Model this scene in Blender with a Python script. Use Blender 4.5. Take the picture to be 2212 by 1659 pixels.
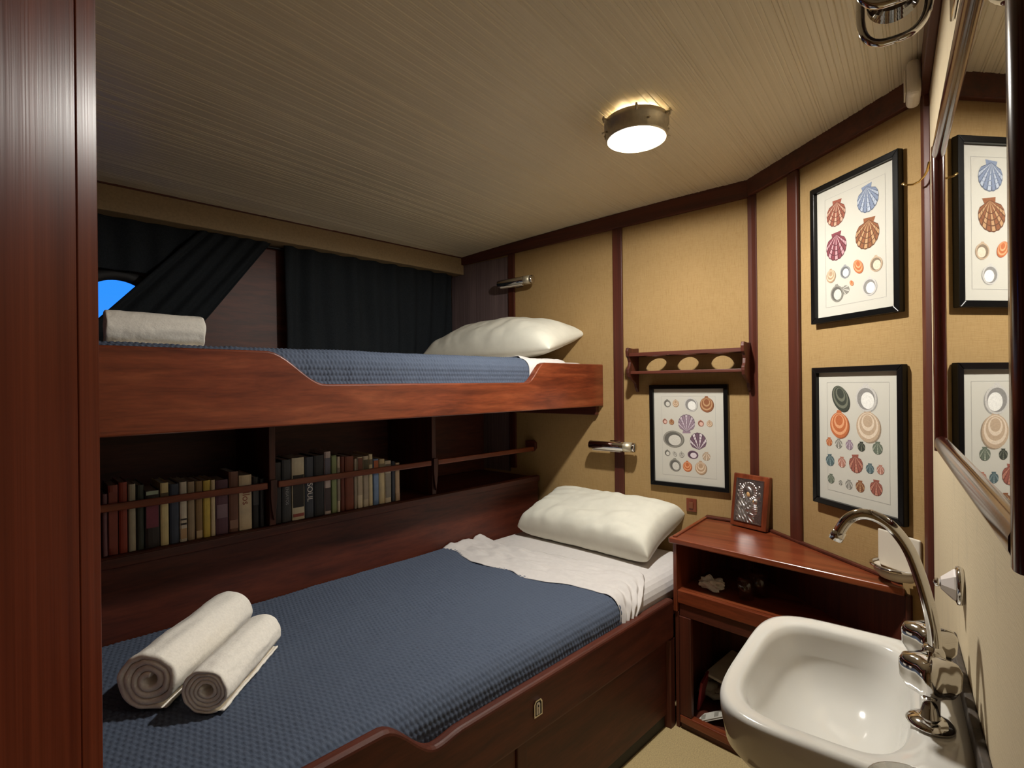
import bpy, bmesh, math, random
from mathutils import Vector, Matrix, noise
random.seed(7)
PI = math.pi
scene = bpy.context.scene
for o in list(bpy.data.objects): bpy.data.objects.remove(o)
COL = scene.collection

# ------------------------------------------------------------ camera, sky, exposure
F_PX = 1110.0                      # focal length in pixels of the 2212 px wide frame
YAW = math.radians(38.5)
cam_data = bpy.data.cameras.new('camera'); cam_data.sensor_width = 36.0
cam_data.lens = 36.0 * F_PX / 2212.0; cam_data.clip_start = 0.01
cam = bpy.data.objects.new('camera', cam_data); COL.objects.link(cam)
fwd = Vector((math.cos(YAW), math.sin(YAW), 0)); rgt = Vector((math.sin(YAW), -math.cos(YAW), 0)); upv = Vector((0, 0, 1))
ROLL = 0.0103
r_ = (rgt - upv * ROLL).normalized(); u_ = (upv + rgt * ROLL).normalized()
M = Matrix((r_, u_, -fwd)).transposed().to_4x4(); M.translation = Vector((0, 0, 1.19))
cam.matrix_world = M
scene.camera = cam

world = bpy.data.worlds.new('world'); scene.world = world; world.use_nodes = True
bg = world.node_tree.nodes['Background']
bg.inputs[0].default_value = (0.024, 0.22, 0.94, 1); bg.inputs[1].default_value = 1.0   # clear blue dusk sky
scene.view_settings.view_transform = 'Standard'; scene.view_settings.look = 'None'
scene.view_settings.gamma = 1.0; scene.view_settings.use_curve_mapping = False
scene.view_settings.exposure = 0.6
scene.cycles.max_bounces = 16; scene.cycles.diffuse_bounces = 10
LAMP_STRENGTH = 2180.0

# ------------------------------------------------------------ colours and materials
def lin(r, g, b):
    f = lambda c: (c / 255) / 12.92 if c / 255 <= 0.04045 else ((c / 255 + 0.055) / 1.055) ** 2.4
    return (f(r), f(g), f(b), 1)
class NT:
    def __init__(s, name):
        s.m = bpy.data.materials.new(name); s.m.use_nodes = True
        s.t = s.m.node_tree; s.n = s.t.nodes; s.b = s.n['Principled BSDF']; s.out = s.n['Material Output']
    def node(s, k, **kw):
        nd = s.n.new(k)
        for a, v in kw.items(): setattr(nd, a, v)
        return nd
    def link(s, a, b): s.t.links.new(a, b)
    def setb(s, **kw):
        for k, v in kw.items(): s.b.inputs[k.replace('_', ' ')].default_value = v
    def coords(s, scale=(1, 1, 1), rot=(0, 0, 0), out='Object'):
        tc = s.node('ShaderNodeTexCoord'); mp = s.node('ShaderNodeMapping')
        mp.inputs['Scale'].default_value = scale; mp.inputs['Rotation'].default_value = rot
        s.link(tc.outputs[out], mp.inputs['Vector']); return mp.outputs['Vector']
    def noise(s, vec, scale, detail=4, rough=0.5, dist=0.0):
        n = s.node('ShaderNodeTexNoise'); n.inputs['Scale'].default_value = scale; n.inputs['Detail'].default_value = detail
        n.inputs['Roughness'].default_value = rough; n.inputs['Distortion'].default_value = dist
        s.link(vec, n.inputs['Vector']); return n.outputs['Fac']
    def ramp(s, fac, stops):
        r = s.node('ShaderNodeValToRGB'); e = r.color_ramp.elements
        while len(e) < len(stops): e.new(0.5)
        for i, (p, c) in enumerate(stops): e[i].position = p; e[i].color = c
        s.link(fac, r.inputs['Fac']); return r.outputs['Color']
    def mix(s, a, b, fac, mode='MIX'):
        m = s.node('ShaderNodeMix', data_type='RGBA', blend_type=mode)
        if isinstance(fac, (int, float)): m.inputs[0].default_value = fac
        else: s.link(fac, m.inputs[0])
        for i, v in ((6, a), (7, b)):
            if isinstance(v, tuple): m.inputs[i].default_value = v
            else: s.link(v, m.inputs[i])
        return m.outputs[2]
    def bump(s, h, strength=0.3, dist=0.001):
        b = s.node('ShaderNodeBump'); b.inputs['Strength'].default_value = strength; b.inputs['Distance'].default_value = dist
        s.link(h, b.inputs['Height']); s.link(b.outputs['Normal'], s.b.inputs['Normal'])
    def base(s, c): 
        if isinstance(c, tuple): s.b.inputs['Base Color'].default_value = c
        else: s.link(c, s.b.inputs['Base Color'])

def wood(name, dark, mid, light, axis=0, rough=0.32, coat=0.25, grain=1.0):
    t = NT(name); sc = [30.0 * grain] * 3; sc[axis] = 0.8
    v = t.coords(tuple(sc))
    n1 = t.noise(v, 1.0, 5, 0.6, 0.5)
    sc2 = [160.0 * grain] * 3; sc2[axis] = 5.0
    n2 = t.noise(t.coords(tuple(sc2)), 1.0, 3, 0.6)
    c = t.ramp(n1, [(0.22, dark), (0.52, mid), (0.84, light)])
    c2 = t.ramp(n2, [(0.35, (0.62, 0.6, 0.58, 1)), (0.6, (1, 1, 1, 1))])
    t.base(t.mix(c, c2, 0.55, 'MULTIPLY'))
    t.setb(Roughness=rough); t.b.inputs['Coat Weight'].default_value = coat; t.b.inputs['Coat Roughness'].default_value = 0.18
    t.bump(n2, 0.12, 0.0006); return t.m
def plain(name, col, rough=0.5, metal=0.0, bumpscale=None, bstr=0.2, bdist=0.001, var=0.12, coat=0.0, spec=0.5):
    t = NT(name); v = t.coords()
    n = t.noise(v, 9.0 if bumpscale is None else bumpscale, 4)
    lo = tuple(c * (1 - var) for c in col[:3]) + (1,); hi = tuple(min(1, c * (1 + var)) for c in col[:3]) + (1,)
    t.base(t.ramp(n, [(0.3, lo), (0.7, hi)])); t.setb(Roughness=rough, Metallic=metal)
    t.b.inputs['Coat Weight'].default_value = coat; t.b.inputs['Specular IOR Level'].default_value = spec
    if bumpscale: t.bump(n, bstr, bdist)
    return t.m
MAT = {}
dk, md, lt = lin(78, 32, 18), lin(124, 58, 32), lin(156, 84, 50)
for ax, nm in ((0, 'x'), (1, 'y'), (2, 'z')):
    MAT['wood_' + nm] = wood('mahogany_grain_' + nm, dk, md, lt, ax)
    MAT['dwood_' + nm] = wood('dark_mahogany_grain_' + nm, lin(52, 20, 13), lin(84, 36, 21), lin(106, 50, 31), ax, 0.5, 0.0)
MAT['post'] = wood('varnished_post_mahogany', lin(78, 30, 17), lin(108, 50, 30), lin(132, 70, 44), 2, 0.29, 0.0, 2.4)
MAT['post'].node_tree.nodes['Principled BSDF'].inputs['Specular IOR Level'].default_value = 0.085
MAT['gloss_wood'] = wood('polished_dark_mahogany', lin(40, 14, 10), lin(62, 22, 15), lin(80, 34, 22), 2, 0.14, 0.6)
def fabric_wall():
    t = NT('tan_grasscloth_wallcovering'); tc = t.coords()
    a = t.noise(t.coords((30, 30, 520)), 1.0, 3, 0.6); b = t.noise(t.coords((420, 420, 40)), 1.0, 2, 0.6)
    c = t.noise(tc, 2.2, 3); d = t.noise(t.coords((9, 9, 60)), 1.0, 4, 0.65)
    s1 = t.mix(lin(158, 128, 84), lin(178, 148, 102), a)
    s2 = t.mix(s1, lin(148, 118, 74), t.ramp(b, [(0.5, (0, 0, 0, 1)), (0.75, (0.6, 0.6, 0.6, 1))]))
    s3 = t.mix(s2, t.ramp(c, [(0.3, (0.9, 0.9, 0.88, 1)), (0.7, (1.04, 1.03, 1.02, 1))]), 1.0, 'MULTIPLY')
    s4 = t.mix(s3, lin(196, 168, 124), t.ramp(d, [(0.66, (0, 0, 0, 1)), (0.8, (0.35, 0.35, 0.35, 1))]))
    t.base(s4); t.setb(Roughness=0.85); t.b.inputs['Specular IOR Level'].default_value = 0.2
    t.bump(a, 0.35, 0.0012); return t.m
MAT['wall'] = fabric_wall()
def stained_wall():
    m = fabric_wall(); m.name = 'pale_stained_wallcovering_by_basin'
    t = m.node_tree; nodes = t.nodes; b = nodes['Principled BSDF']
    src = b.inputs['Base Color'].links[0].from_socket
    tc = nodes.new('ShaderNodeTexCoord'); mp = nodes.new('ShaderNodeMapping'); mp.inputs['Scale'].default_value = (14, 14, 2.2)
    t.links.new(tc.outputs['Object'], mp.inputs[0])
    n = nodes.new('ShaderNodeTexNoise'); n.inputs['Scale'].default_value = 1.6; n.inputs['Detail'].default_value = 6; n.inputs['Distortion'].default_value = 0.8
    t.links.new(mp.outputs[0], n.inputs['Vector'])
    r = nodes.new('ShaderNodeValToRGB'); r.color_ramp.elements[0].position = 0.58; r.color_ramp.elements[0].color = (0, 0, 0, 1)
    r.color_ramp.elements[1].position = 0.66; r.color_ramp.elements[1].color = (0.95, 0.95, 0.95, 1); t.links.new(n.outputs['Fac'], r.inputs[0])
    mx = nodes.new('ShaderNodeMix'); mx.data_type = 'RGBA'; t.links.new(r.outputs[0], mx.inputs[0]); t.links.new(src, mx.inputs[6]); mx.inputs[7].default_value = lin(140, 108, 66)
    mx2 = nodes.new('ShaderNodeMix'); mx2.data_type = 'RGBA'; mx2.inputs[0].default_value = 0.6; t.links.new(mx.outputs[2], mx2.inputs[6]); mx2.inputs[7].default_value = lin(224, 212, 184)
    t.links.new(mx2.outputs[2], b.inputs['Base Color']); return m
MAT['wall_r'] = stained_wall()
def ceil_mat():
    t = NT('ribbed_beige_ceiling_lining'); a = t.noise(t.coords((1.2, 170, 1)), 1.0, 3, 0.6); b = t.noise(t.coords(), 3.0, 3)
    c = t.mix(lin(202, 190, 162), lin(226, 216, 190), a)
    t.base(t.mix(c, t.ramp(b, [(0.3, (0.92, 0.92, 0.92, 1)), (0.7, (1, 1, 1, 1))]), 1.0, 'MULTIPLY')); t.setb(Roughness=0.45)
    t.bump(a, 0.2, 0.0008); return t.m
MAT['ceiling'] = ceil_mat()
MAT['soffit'] = plain('beige_vinyl_soffit', lin(152, 130, 96), 0.6, 0, 120, 0.2)
MAT['carpet'] = plain('beige_carpet', lin(186, 164, 118), 0.95, 0, 260, 0.6, 0.003, 0.2)
MAT['blanket'] = plain('slate_blue_waffle_cotton', lin(82, 91, 108), 0.9, 0, 500, 0.3, 0.0006, 0.12, spec=0.15)
MAT['sheet'] = plain('white_cotton_sheet', lin(210, 205, 202), 0.85, 0, 60, 0.15, 0.002, 0.03, spec=0.2)
MAT['pillow'] = plain('white_cotton_pillowcase', lin(222, 219, 205), 0.85, 0, 28, 0.2, 0.003, 0.03, spec=0.2)
MAT['towel'] = plain('white_terry_towel', lin(243, 238, 228), 0.95, 0, 190, 0.4, 0.002, 0.05, spec=0.1)
MAT['curtain'] = plain('near_black_curtain_cloth', lin(34, 38, 42), 0.9, 0, 200, 0.3, 0.001, 0.2, spec=0.15)
MAT['chrome'] = plain('polished_chrome', lin(214, 212, 210), 0.07, 1.0, None, var=0.02)
MAT['steel'] = plain('aged_nickel', lin(206, 196, 172), 0.42, 0.75, 60, 0.15, 0.001, 0.12)
MAT['brass'] = plain('worn_brass', lin(206, 170, 104), 0.25, 1.0, None, var=0.08)
MAT['black'] = plain('black_lacquered_frame', lin(13, 12, 12), 0.28, 0, None, var=0.1, coat=0.0, spec=0.25)
MAT['mat_board'] = plain('white_mount_board', lin(197, 193, 182), 0.9, 0, None, var=0.01, spec=0.1)
MAT['ceramic'] = plain('glazed_white_ceramic', lin(212, 209, 202), 0.12, 0, None, var=0.015, coat=0.5)
MAT['plastic'] = plain('off_white_plastic', lin(210, 200, 184), 0.4, 0, None, var=0.03)
MAT['porcelain'] = plain('white_porcelain_knob', lin(226, 218, 214), 0.25, 0, None, var=0.02, coat=0.3)
MAT['silver'] = plain('embossed_silver_sheet', lin(196, 188, 186), 0.30, 1.0, 240, 0.35, 0.0015, 0.14)
MAT['tarnish'] = plain('tarnished_silver_ground', lin(108, 98, 94), 0.4, 0.9, 300, 0.5, 0.002, 0.3)
MAT['skin'] = plain('painted_icon_face', lin(196, 152, 100), 0.5)
MAT['rubber'] = plain('dark_rubber', lin(30, 28, 28), 0.6)
MAT['paper'] = plain('white_paper', lin(206, 202, 190), 0.85, 0, 40, 0.3, 0.002, 0.06)
MAT['greycloth'] = plain('folded_grey_cloth', lin(150, 146, 134), 0.9, 0, 30, 0.4, 0.003, 0.1)
MAT['lime'] = plain('lime_green_wrapper', lin(190, 196, 84), 0.5)
MAT['redplastic'] = plain('dark_red_folder', lin(120, 28, 34), 0.5)
MAT['grout'] = plain('dark_grimy_sealant', lin(64, 54, 44), 0.7, 0, 80, 0.5, 0.002, 0.4)
MAT['lampglow'] = None
def emis(name, col, st):
    t = NT(name); t.b.inputs['Emission Color'].default_value = col; t.b.inputs['Emission Strength'].default_value = st
    t.b.inputs['Base Color'].default_value = col; n = t.noise(t.coords(), 3.0); return t.m
MAT['bulb'] = emis('warm_led_module', (1.0, 0.97, 0.90, 1), LAMP_STRENGTH)
MAT['upglow'] = emis('warm_added_upglow', (1.0, 0.90, 0.70, 1), 30.0)  # added glow hidden inside the lamp, throws light flecks on the ceiling
def lens():
    t = NT('frosted_lamp_glass'); tr = t.node('ShaderNodeBsdfTransparent'); mx = t.node('ShaderNodeMixShader'); mx.inputs[0].default_value = 0.25
    t.setb(Roughness=0.25); t.base((0.03, 0.03, 0.025, 1)); t.b.inputs['Emission Color'].default_value = (1.0, 0.96, 0.66, 1); t.b.inputs['Emission Strength'].default_value = 2.6
    t.link(tr.outputs[0], mx.inputs[1]); t.link(t.b.outputs[0], mx.inputs[2]); t.link(mx.outputs[0], t.out.inputs['Surface']); return t.m
MAT['lens'] = lens()
def clear(name, tint, gl=0.12, rough=0.03):
    t = NT(name); tr = t.node('ShaderNodeBsdfTransparent'); tr.inputs[0].default_value = tint; g = t.node('ShaderNodeBsdfGlossy'); g.inputs['Roughness'].default_value = rough
    fr = t.node('ShaderNodeLayerWeight'); fr.inputs[0].default_value = 0.35
    mm = t.node('ShaderNodeMath', operation='MAXIMUM'); mm.inputs[1].default_value = gl; t.link(fr.outputs['Facing'], mm.inputs[0])
    mu = t.node('ShaderNodeMath', operation='MULTIPLY'); mu.inputs[1].default_value = 0.6; t.link(mm.outputs[0], mu.inputs[0])
    mx = t.node('ShaderNodeMixShader'); t.link(mu.outputs[0], mx.inputs[0]); t.link(tr.outputs[0], mx.inputs[1]); t.link(g.outputs[0], mx.inputs[2]); t.link(mx.outputs[0], t.out.inputs['Surface']); return t.m
MAT['glass'] = clear('clear_tumbler_glass', (0.92, 0.92, 0.9, 1)); MAT['pane'] = clear('porthole_glass', (0.96, 0.97, 1, 1), 0.03)
MAT['smoke_glass'] = clear('smoky_lamp_glass', (0.25, 0.22, 0.22, 1), 0.2)
mm_ = NT('silvered_mirror_glass'); mm_.base((0.80, 0.80, 0.78, 1)); mm_.setb(Metallic=1.0, Roughness=0.012); MAT['mirror'] = mm_.m
def vcol():
    t = NT('printed_shell_inks'); a = t.node('ShaderNodeAttribute', attribute_name='ink'); n = t.noise(t.coords(), 260.0, 3)
    t.base(t.mix(a.outputs['Color'], t.ramp(n, [(0.3, (0.86, 0.86, 0.86, 1)), (0.7, (1.05, 1.05, 1.05, 1))]), 1.0, 'MULTIPLY')); t.setb(Roughness=0.85); return t.m
MAT['ink'] = vcol()
_bk = {}
def bookmat(c):
    if c not in _bk: _bk[c] = plain('book_cover_%02x%02x%02x' % c, lin(*c), 0.5, 0, 40, 0.1, 0.001, 0.1)
    return _bk[c]

# ------------------------------------------------------------ object helpers
def tag(o, label=None, cat=None, group=None, kind=None):
    for k, v in (('label', label), ('category', cat), ('group', group), ('kind', kind)):
        if v: o[k] = v
    return o
def thing(name, loc, label, cat, group=None, kind=None):
    o = bpy.data.objects.new(name, None); COL.objects.link(o); o.location = loc; o.empty_display_size = 0.05
    return tag(o, label, cat, group, kind)
def wloc(o):
    v = Vector((0, 0, 0))
    while o: v += Vector(o.location); o = o.parent
    return v
class MB:
    def __init__(s): s.v = []; s.f = []
    def add(s, verts, faces, M=None):
        k = len(s.v); s.v += [(M @ Vector(p)) if M else Vector(p) for p in verts]; s.f += [tuple(i + k for i in f) for f in faces]; return s
    def box(s, x0, x1, y0, y1, z0, z1, M=None):
        return s.add([(x0, y0, z0), (x1, y0, z0), (x1, y1, z0), (x0, y1, z0), (x0, y0, z1), (x1, y0, z1), (x1, y1, z1), (x0, y1, z1)],
                     [(0, 3, 2, 1), (4, 5, 6, 7), (0, 1, 5, 4), (1, 2, 6, 5), (2, 3, 7, 6), (3, 0, 4, 7)], M)
    def prism(s, poly, z0, z1, M=None):
        n = len(poly); v = [(p[0], p[1], z0) for p in poly] + [(p[0], p[1], z1) for p in poly]
        f = [tuple(range(n - 1, -1, -1)), tuple(range(n, 2 * n))] + [(i, (i + 1) % n, n + (i + 1) % n, n + i) for i in range(n)]
        return s.add(v, f, M)
    def tube(s, path, r, seg=12, M=None, caps=True, rz=None):
        path = [Vector(p) for p in path]; n = len(path); rr = r if isinstance(r, (list, tuple)) else [r] * n
        t0 = (path[1] - path[0]).normalized(); a = Vector((0, 0, 1)) if abs(t0.z) < 0.9 else Vector((1, 0, 0))
        nrm = t0.cross(a).normalized(); v = []; f = []
        for i in range(n):
            t = (path[min(i + 1, n - 1)] - path[max(i - 1, 0)]).normalized(); nrm = (nrm - t * nrm.dot(t)).normalized(); bn = t.cross(nrm)
            for k in range(seg):
                an = 2 * PI * k / seg; v.append(path[i] + nrm * math.cos(an) * rr[i] + bn * math.sin(an) * rr[i])
        for i in range(n - 1):
            for k in range(seg): f.append((i * seg + k, i * seg + (k + 1) % seg, (i + 1) * seg + (k + 1) % seg, (i + 1) * seg + k))
        if caps: f += [tuple(range(seg - 1, -1, -1)), tuple((n - 1) * seg + k for k in range(seg))]
        return s.add(v, f, M)
    def lathe(s, prof, seg=32, M=None, lobes=0, amp=0.0, closed=False):
        v = []; f = []; n = len(prof)
        for (r, z) in prof:
            for k in range(seg):
                a = 2 * PI * k / seg; q = r * (1 + amp * math.cos(lobes * a)) if lobes else r
                v.append((q * math.cos(a), q * math.sin(a), z))
        m = n if closed else n - 1
        for i in range(m):
            j = (i + 1) % n
            for k in range(seg): f.append((i * seg + k, i * seg + (k + 1) % seg, j * seg + (k + 1) % seg, j * seg + k))
        if not closed:
            if prof[0][0] > 1e-6: f.append(tuple(range(seg - 1, -1, -1)))
            if prof[-1][0] > 1e-6: f.append(tuple((n - 1) * seg + k for k in range(seg)))
        return s.add(v, f, M)
    def grid(s, rows, M=None, closed_u=False):
        nv = len(rows[0]); v = [p for r in rows for p in r]; f = []
        for i in range(len(rows) - 1):
            for j in range(nv - (0 if closed_u else 1)): f.append((i * nv + j, i * nv + (j + 1) % nv, (i + 1) * nv + (j + 1) % nv, (i + 1) * nv + j))
        return s.add(v, f, M)
    def build(s, name, mat, parent=None, smooth=False, bevel=0.0, seg=2, recalc=True, origin=None, weld=False):
        o0 = wloc(parent) if parent else (Vector(origin) if origin is not None else None)
        if o0 is None:
            xs = [p.x for p in s.v]; ys = [p.y for p in s.v]; zs = [p.z for p in s.v]
            o0 = Vector(((min(xs) + max(xs)) / 2, (min(ys) + max(ys)) / 2, min(zs)))
        me = bpy.data.meshes.new(name); me.from_pydata([tuple(p - o0) for p in s.v], [], s.f)
        if recalc or weld:
            bm = bmesh.new(); bm.from_mesh(me)
            if weld: bmesh.ops.remove_doubles(bm, verts=bm.verts, dist=1e-5)
            bmesh.ops.recalc_face_normals(bm, faces=bm.faces); bm.to_mesh(me); bm.free()
        me.materials.append(MAT[mat] if isinstance(mat, str) else mat)
        if smooth: me.polygons.foreach_set('use_smooth', [True] * len(me.polygons))
        ob = bpy.data.objects.new(name, me); COL.objects.link(ob)
        if parent: ob.parent = parent
        else: ob.location = o0
        if bevel:
            md = ob.modifiers.new('bevel', 'BEVEL'); md.width = bevel; md.segments = seg; md.limit_method = 'ANGLE'; md.angle_limit = math.radians(40)
        return ob
def frame_M(origin, ex, ey, ez):
    m = Matrix((Vector(ex), Vector(ey), Vector(ez))).transposed().to_4x4(); m.translation = Vector(origin); return m

# ------------------------------------------------------------ plan of the cabin (metres, floor z = 0)
XE = 2.078                                           # forward bulkhead
TAN7 = math.tan(math.radians(7)); C7 = math.cos(math.radians(7)); S7 = math.sin(math.radians(7))
BD = Vector((C7, -S7, 0)); BN = Vector((S7, C7, 0))   # along the bunks / towards the hull
def LY(x, b): return 1.123 + (XE - x) * TAN7 + b / C7
def P(x, b, z): return Vector((x, LY(x, b), z))
WC = Vector((XE, 0.498, 0)); WD = Vector((math.cos(math.radians(49.5)), math.sin(math.radians(49.5)), 0)); WN = Vector((-WD.y, WD.x, 0))
RA = math.radians(2.3); RC = Vector((1.634, -0.021, 0)); RD = Vector((math.cos(RA), math.sin(RA), 0)); RN = Vector((-math.sin(RA), math.cos(RA), 0))
def Wp(t, off, z): return WC - WD * t + WN * off + Vector((0, 0, z))         # t metres from the E/W corner towards the basin
def Rp(t, off, z): return RC - RD * t + RN * off + Vector((0, 0, z))         # t metres from the corner towards the door
WL = (RC - WC).length
def ceil_z(y): return 1.946 - 0.0185 * min(1.685, max(0, y - 0.3)) ** 2
def foot(x0, x1, b0, b1): return [(x0, LY(x0, b0)), (x1, LY(x1, b0)), (x1, LY(x1, b1)), (x0, LY(x0, b1))]
def slab(mb, x0, x1, b0, b1, z0, z1): return mb.prism(foot(x0, x1, b0, b1), z0, z1)

def structure(ob, label, cat): return tag(ob, label, cat, None, 'structure')
# floor
structure(MB().box(-0.9, 2.2, -0.25, 2.5, -0.05, 0).build('floor', 'carpet'), 'beige carpet floor of the cabin', 'floor')
# ceiling: one ribbed lining sheet, ribs run fore and aft, cambered down to the hull
ys = []; y = -0.3
rr = random.Random(3)
while y < 2.45:
    w = rr.choice([0.006, 0.008, 0.010, 0.012, 0.015, 0.019]) * rr.uniform(0.9, 1.15); d = rr.uniform(0.0006, 0.0019)
    ys += [(y, 0), (y + 0.0016, -d), (y + w * 0.55, -d * 1.15), (y + w - 0.0016, -d)]; y += w
rows = []
for x in (-0.9, 0.1, 1.1, 2.15): rows.append([(x, yy, ceil_z(yy) + 0.0008 + dz) for yy, dz in ys])
cb = MB().grid(rows)
rows2 = [[(x, yy, 2.02) for yy in (-0.3, 2.45)] for x in (-0.9, 2.15)]
cb.grid(rows2)
structure(cb.build('ceiling', 'ceiling', recalc=False), 'beige ceiling lined with narrow irregular ribs', 'ceiling')
# walls
structure(MB().box(XE, XE + 0.05, 0.45, 2.25, 0, 1.99).build('wall_end', 'wall'), 'tan woven-covered bulkhead at the head of the bunks', 'wall')
wm = frame_M(WC, -WD, WN, (0, 0, 1))
structure(MB().box(-0.02, WL + 0.03, -0.05, 0, 0, 1.99, wm).build('wall_angled', 'wall'), 'tan woven-covered angled wall hung with two shell prints', 'wall')
rm = frame_M(RC, -RD, RN, (0, 0, 1))
structure(MB().box(-0.02, 2.6, -0.05, 0, 0, 1.99, rm).build('wall_right', 'wall_r'), 'stained tan wall behind basin and mirror', 'wall')
structure(MB().box(-0.95, -0.9, -0.3, 2.5, 0, 1.99).build('wall_back', 'wall'), 'tan cabin wall behind the doorway', 'wall')
structure(MB().box(-0.9, 0.05, 2.4, 2.45, 0, 1.99).build('wall_door_side', 'wall'), 'tan wall at the door side', 'wall')
# hull side with a round port
PX, PZ, PR = 0.567, 1.467, 0.132
pc = P(PX, 0.96, PZ); hm = frame_M(pc, BD, BN, (0, 0, 1))
rx0, rx1, rz0, rz1 = -0.60, 1.62, -0.45, 0.50
angs = sorted(set([2 * PI * k / 64 for k in range(64)] + [math.atan2(z, x) % (2 * PI) for x in (rx0, rx1) for z in (rz0, rz1)]))
def rectpt(a):
    c, s_ = math.cos(a), math.sin(a); t = 1e9
    if c > 1e-9: t = min(t, rx1 / c)
    if c < -1e-9: t = min(t, rx0 / c)
    if s_ > 1e-9: t = min(t, rz1 / s_)
    if s_ < -1e-9: t = min(t, rz0 / s_)
    return (t * c, t * s_)
rings = []
for (yy, outer) in ((0, True), (0, False), (0.07, False), (0.07, True)):
    rings.append([((rectpt(a) if outer else (PR * math.cos(a), PR * math.sin(a))), yy) for a in angs])
structure(MB().grid([[(p[0], yy, p[1]) for p, yy in r] for r in rings + rings[:1]], hm, True).build('wall_hull', 'dwood_x', weld=True), 'dark mahogany hull lining beside the upper bunk', 'wall')
low = MB(); slab(low, 0.2, XE, 0.72, 0.78, 0.0, 1.06)
structure(low.build('wall_hull_lower', 'dwood_x'), 'dark hull lining behind the bookshelf', 'wall')
w1 = thing('window_1', pc, 'round porthole with blue dusk sky behind the dark curtain', 'porthole', None, 'structure')
wr = frame_M(pc, BD, (0, 0, 1), -BN)
prof = [(PR - 0.018, -0.004), (PR - 0.02, 0.012), (PR + 0.002, 0.018), (PR + 0.022, 0.012), (PR + 0.026, 0.0005), (PR - 0.004, 0.0005)]
MB().lathe([(r, z) for r, z in prof], 56, wr, closed=True).build('frame_ring', 'rubber', w1, True)
MB().lathe([(0.0001, -0.062), (PR - 0.001, -0.062), (PR - 0.001, -0.066), (0.0001, -0.066)], 48, wr).build('pane', 'pane', w1)
# foot partition and its varnished post
structure(MB().prism([(0.066, 0.824), (0.17, 0.8885), (0.194, 2.36), (0.05, 2.36)], 0, 1.985).build('wall_foot', 'dwood_z'), 'mahogany partition at the foot of the bunks', 'wall')
structure(MB().prism([(0.0225, 0.2640), (0.0600, 0.3000), (0.0520, 0.3085), (0.0150, 0.2725)], 0, 1.972).build('trim_post', 'post', bevel=0.0004), 'tall varnished mahogany post in front of the bunks', 'post')
structure(MB().prism([(0.0603, 0.3001), (0.0700, 0.3094), (0.0690, 0.3170), (0.0610, 0.3170), (0.0524, 0.3086)], 0, 1.972).build('trim_1', 'post', bevel=0.0007, seg=3), 'narrow mahogany edge strip beside the tall post', 'trim')
# ceiling trim boards and wall battens
def trim(n, mb, mat, label, bev=0.003): structure(mb.build('trim_%d' % n, mat, bevel=bev), label, 'trim')
trim(2, MB().add([(XE - 0.02, 0.49, 1.882), (XE - 0.02, 1.99, 1.852), (XE, 1.99, 1.852), (XE, 0.49, 1.882), (XE - 0.02, 0.49, 1.955), (XE - 0.02, 1.99, 1.9), (XE, 1.99, 1.9), (XE, 0.49, 1.955)],
     [(0, 3, 2, 1), (4, 5, 6, 7), (0, 1, 5, 4), (1, 2, 6, 5), (2, 3, 7, 6), (3, 0, 4, 7)]), 'dwood_y', 'dark mahogany ceiling board along the end bulkhead')
trim(3, MB().box(0.012, WL, 0.0, 0.02, 1.884, 1.955, wm), 'dwood_y', 'dark mahogany ceiling board along the angled wall')
trim(4, MB().box(0.02, 2.3, 0.0, 0.018, 1.884, 1.955, rm), 'dwood_x', 'dark mahogany ceiling board above the mirror wall')
trim(5, MB().box(XE - 0.012, XE, 1.624, 1.664, 0.76, 1.862), 'dwood_z', 'thin mahogany batten above the upper pillow')
MAT['mauve_panel'] = wood('dull_mauve_brown_panel', lin(96, 80, 80), lin(116, 98, 98), lin(130, 110, 108), 2, 0.6, 0.0)
trim(12, MB().box(XE - 0.004, XE, 1.665, 2.08, 0.74, 1.851), 'mauve_panel', 'dull mauve-brown panel at the hull end of the bulkhead', 0.001)
trim(6, MB().box(XE - 0.012, XE, 1.022, 1.067, 0.40, 1.876), 'dwood_z', 'vertical mahogany batten behind the lower reading light')
trim(7, MB().prism([(XE, 0.505), (XE - 0.012, 0.505), (XE - 0.016, 0.49), (XE - 0.026, 0.472), (XE - 0.018, 0.464), (XE - 0.002, 0.482)], 0.62, 1.884), 'dwood_z', 'narrow mahogany strip covering the wall corner', 0.002)
trim(8, MB().box(0.207, 0.255, 0.0, 0.014, 0.657, 1.886, wm), 'dwood_z', 'broad mahogany batten left of the two wall prints', 0.005)
trim(9, MB().prism([tuple(Wp(WL - 0.02, 0, 0))[:2], tuple(Wp(WL - 0.012, 0.012, 0))[:2], tuple(Rp(0.022, 0.012, 0))[:2], tuple(Rp(0.03, 0, 0))[:2], tuple(RC)[:2]], 0, 1.89), 'dwood_z', 'dark mahogany strip in the corner by the mirror', 0.002)
sof = MB(); slab(sof, 0.2, XE - 0.001, 0.856, 0.96, 1.80, 1.905)
trim(10, sof, 'soffit', 'beige boxed soffit above the curtains')
sb2 = MB(); slab(sb2, 0.2, XE - 0.021, 0.850, 0.856, 1.888, 1.906)
trim(11, sb2, 'dwood_x', 'thin dark bead between soffit and ceiling', 0.001)

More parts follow.
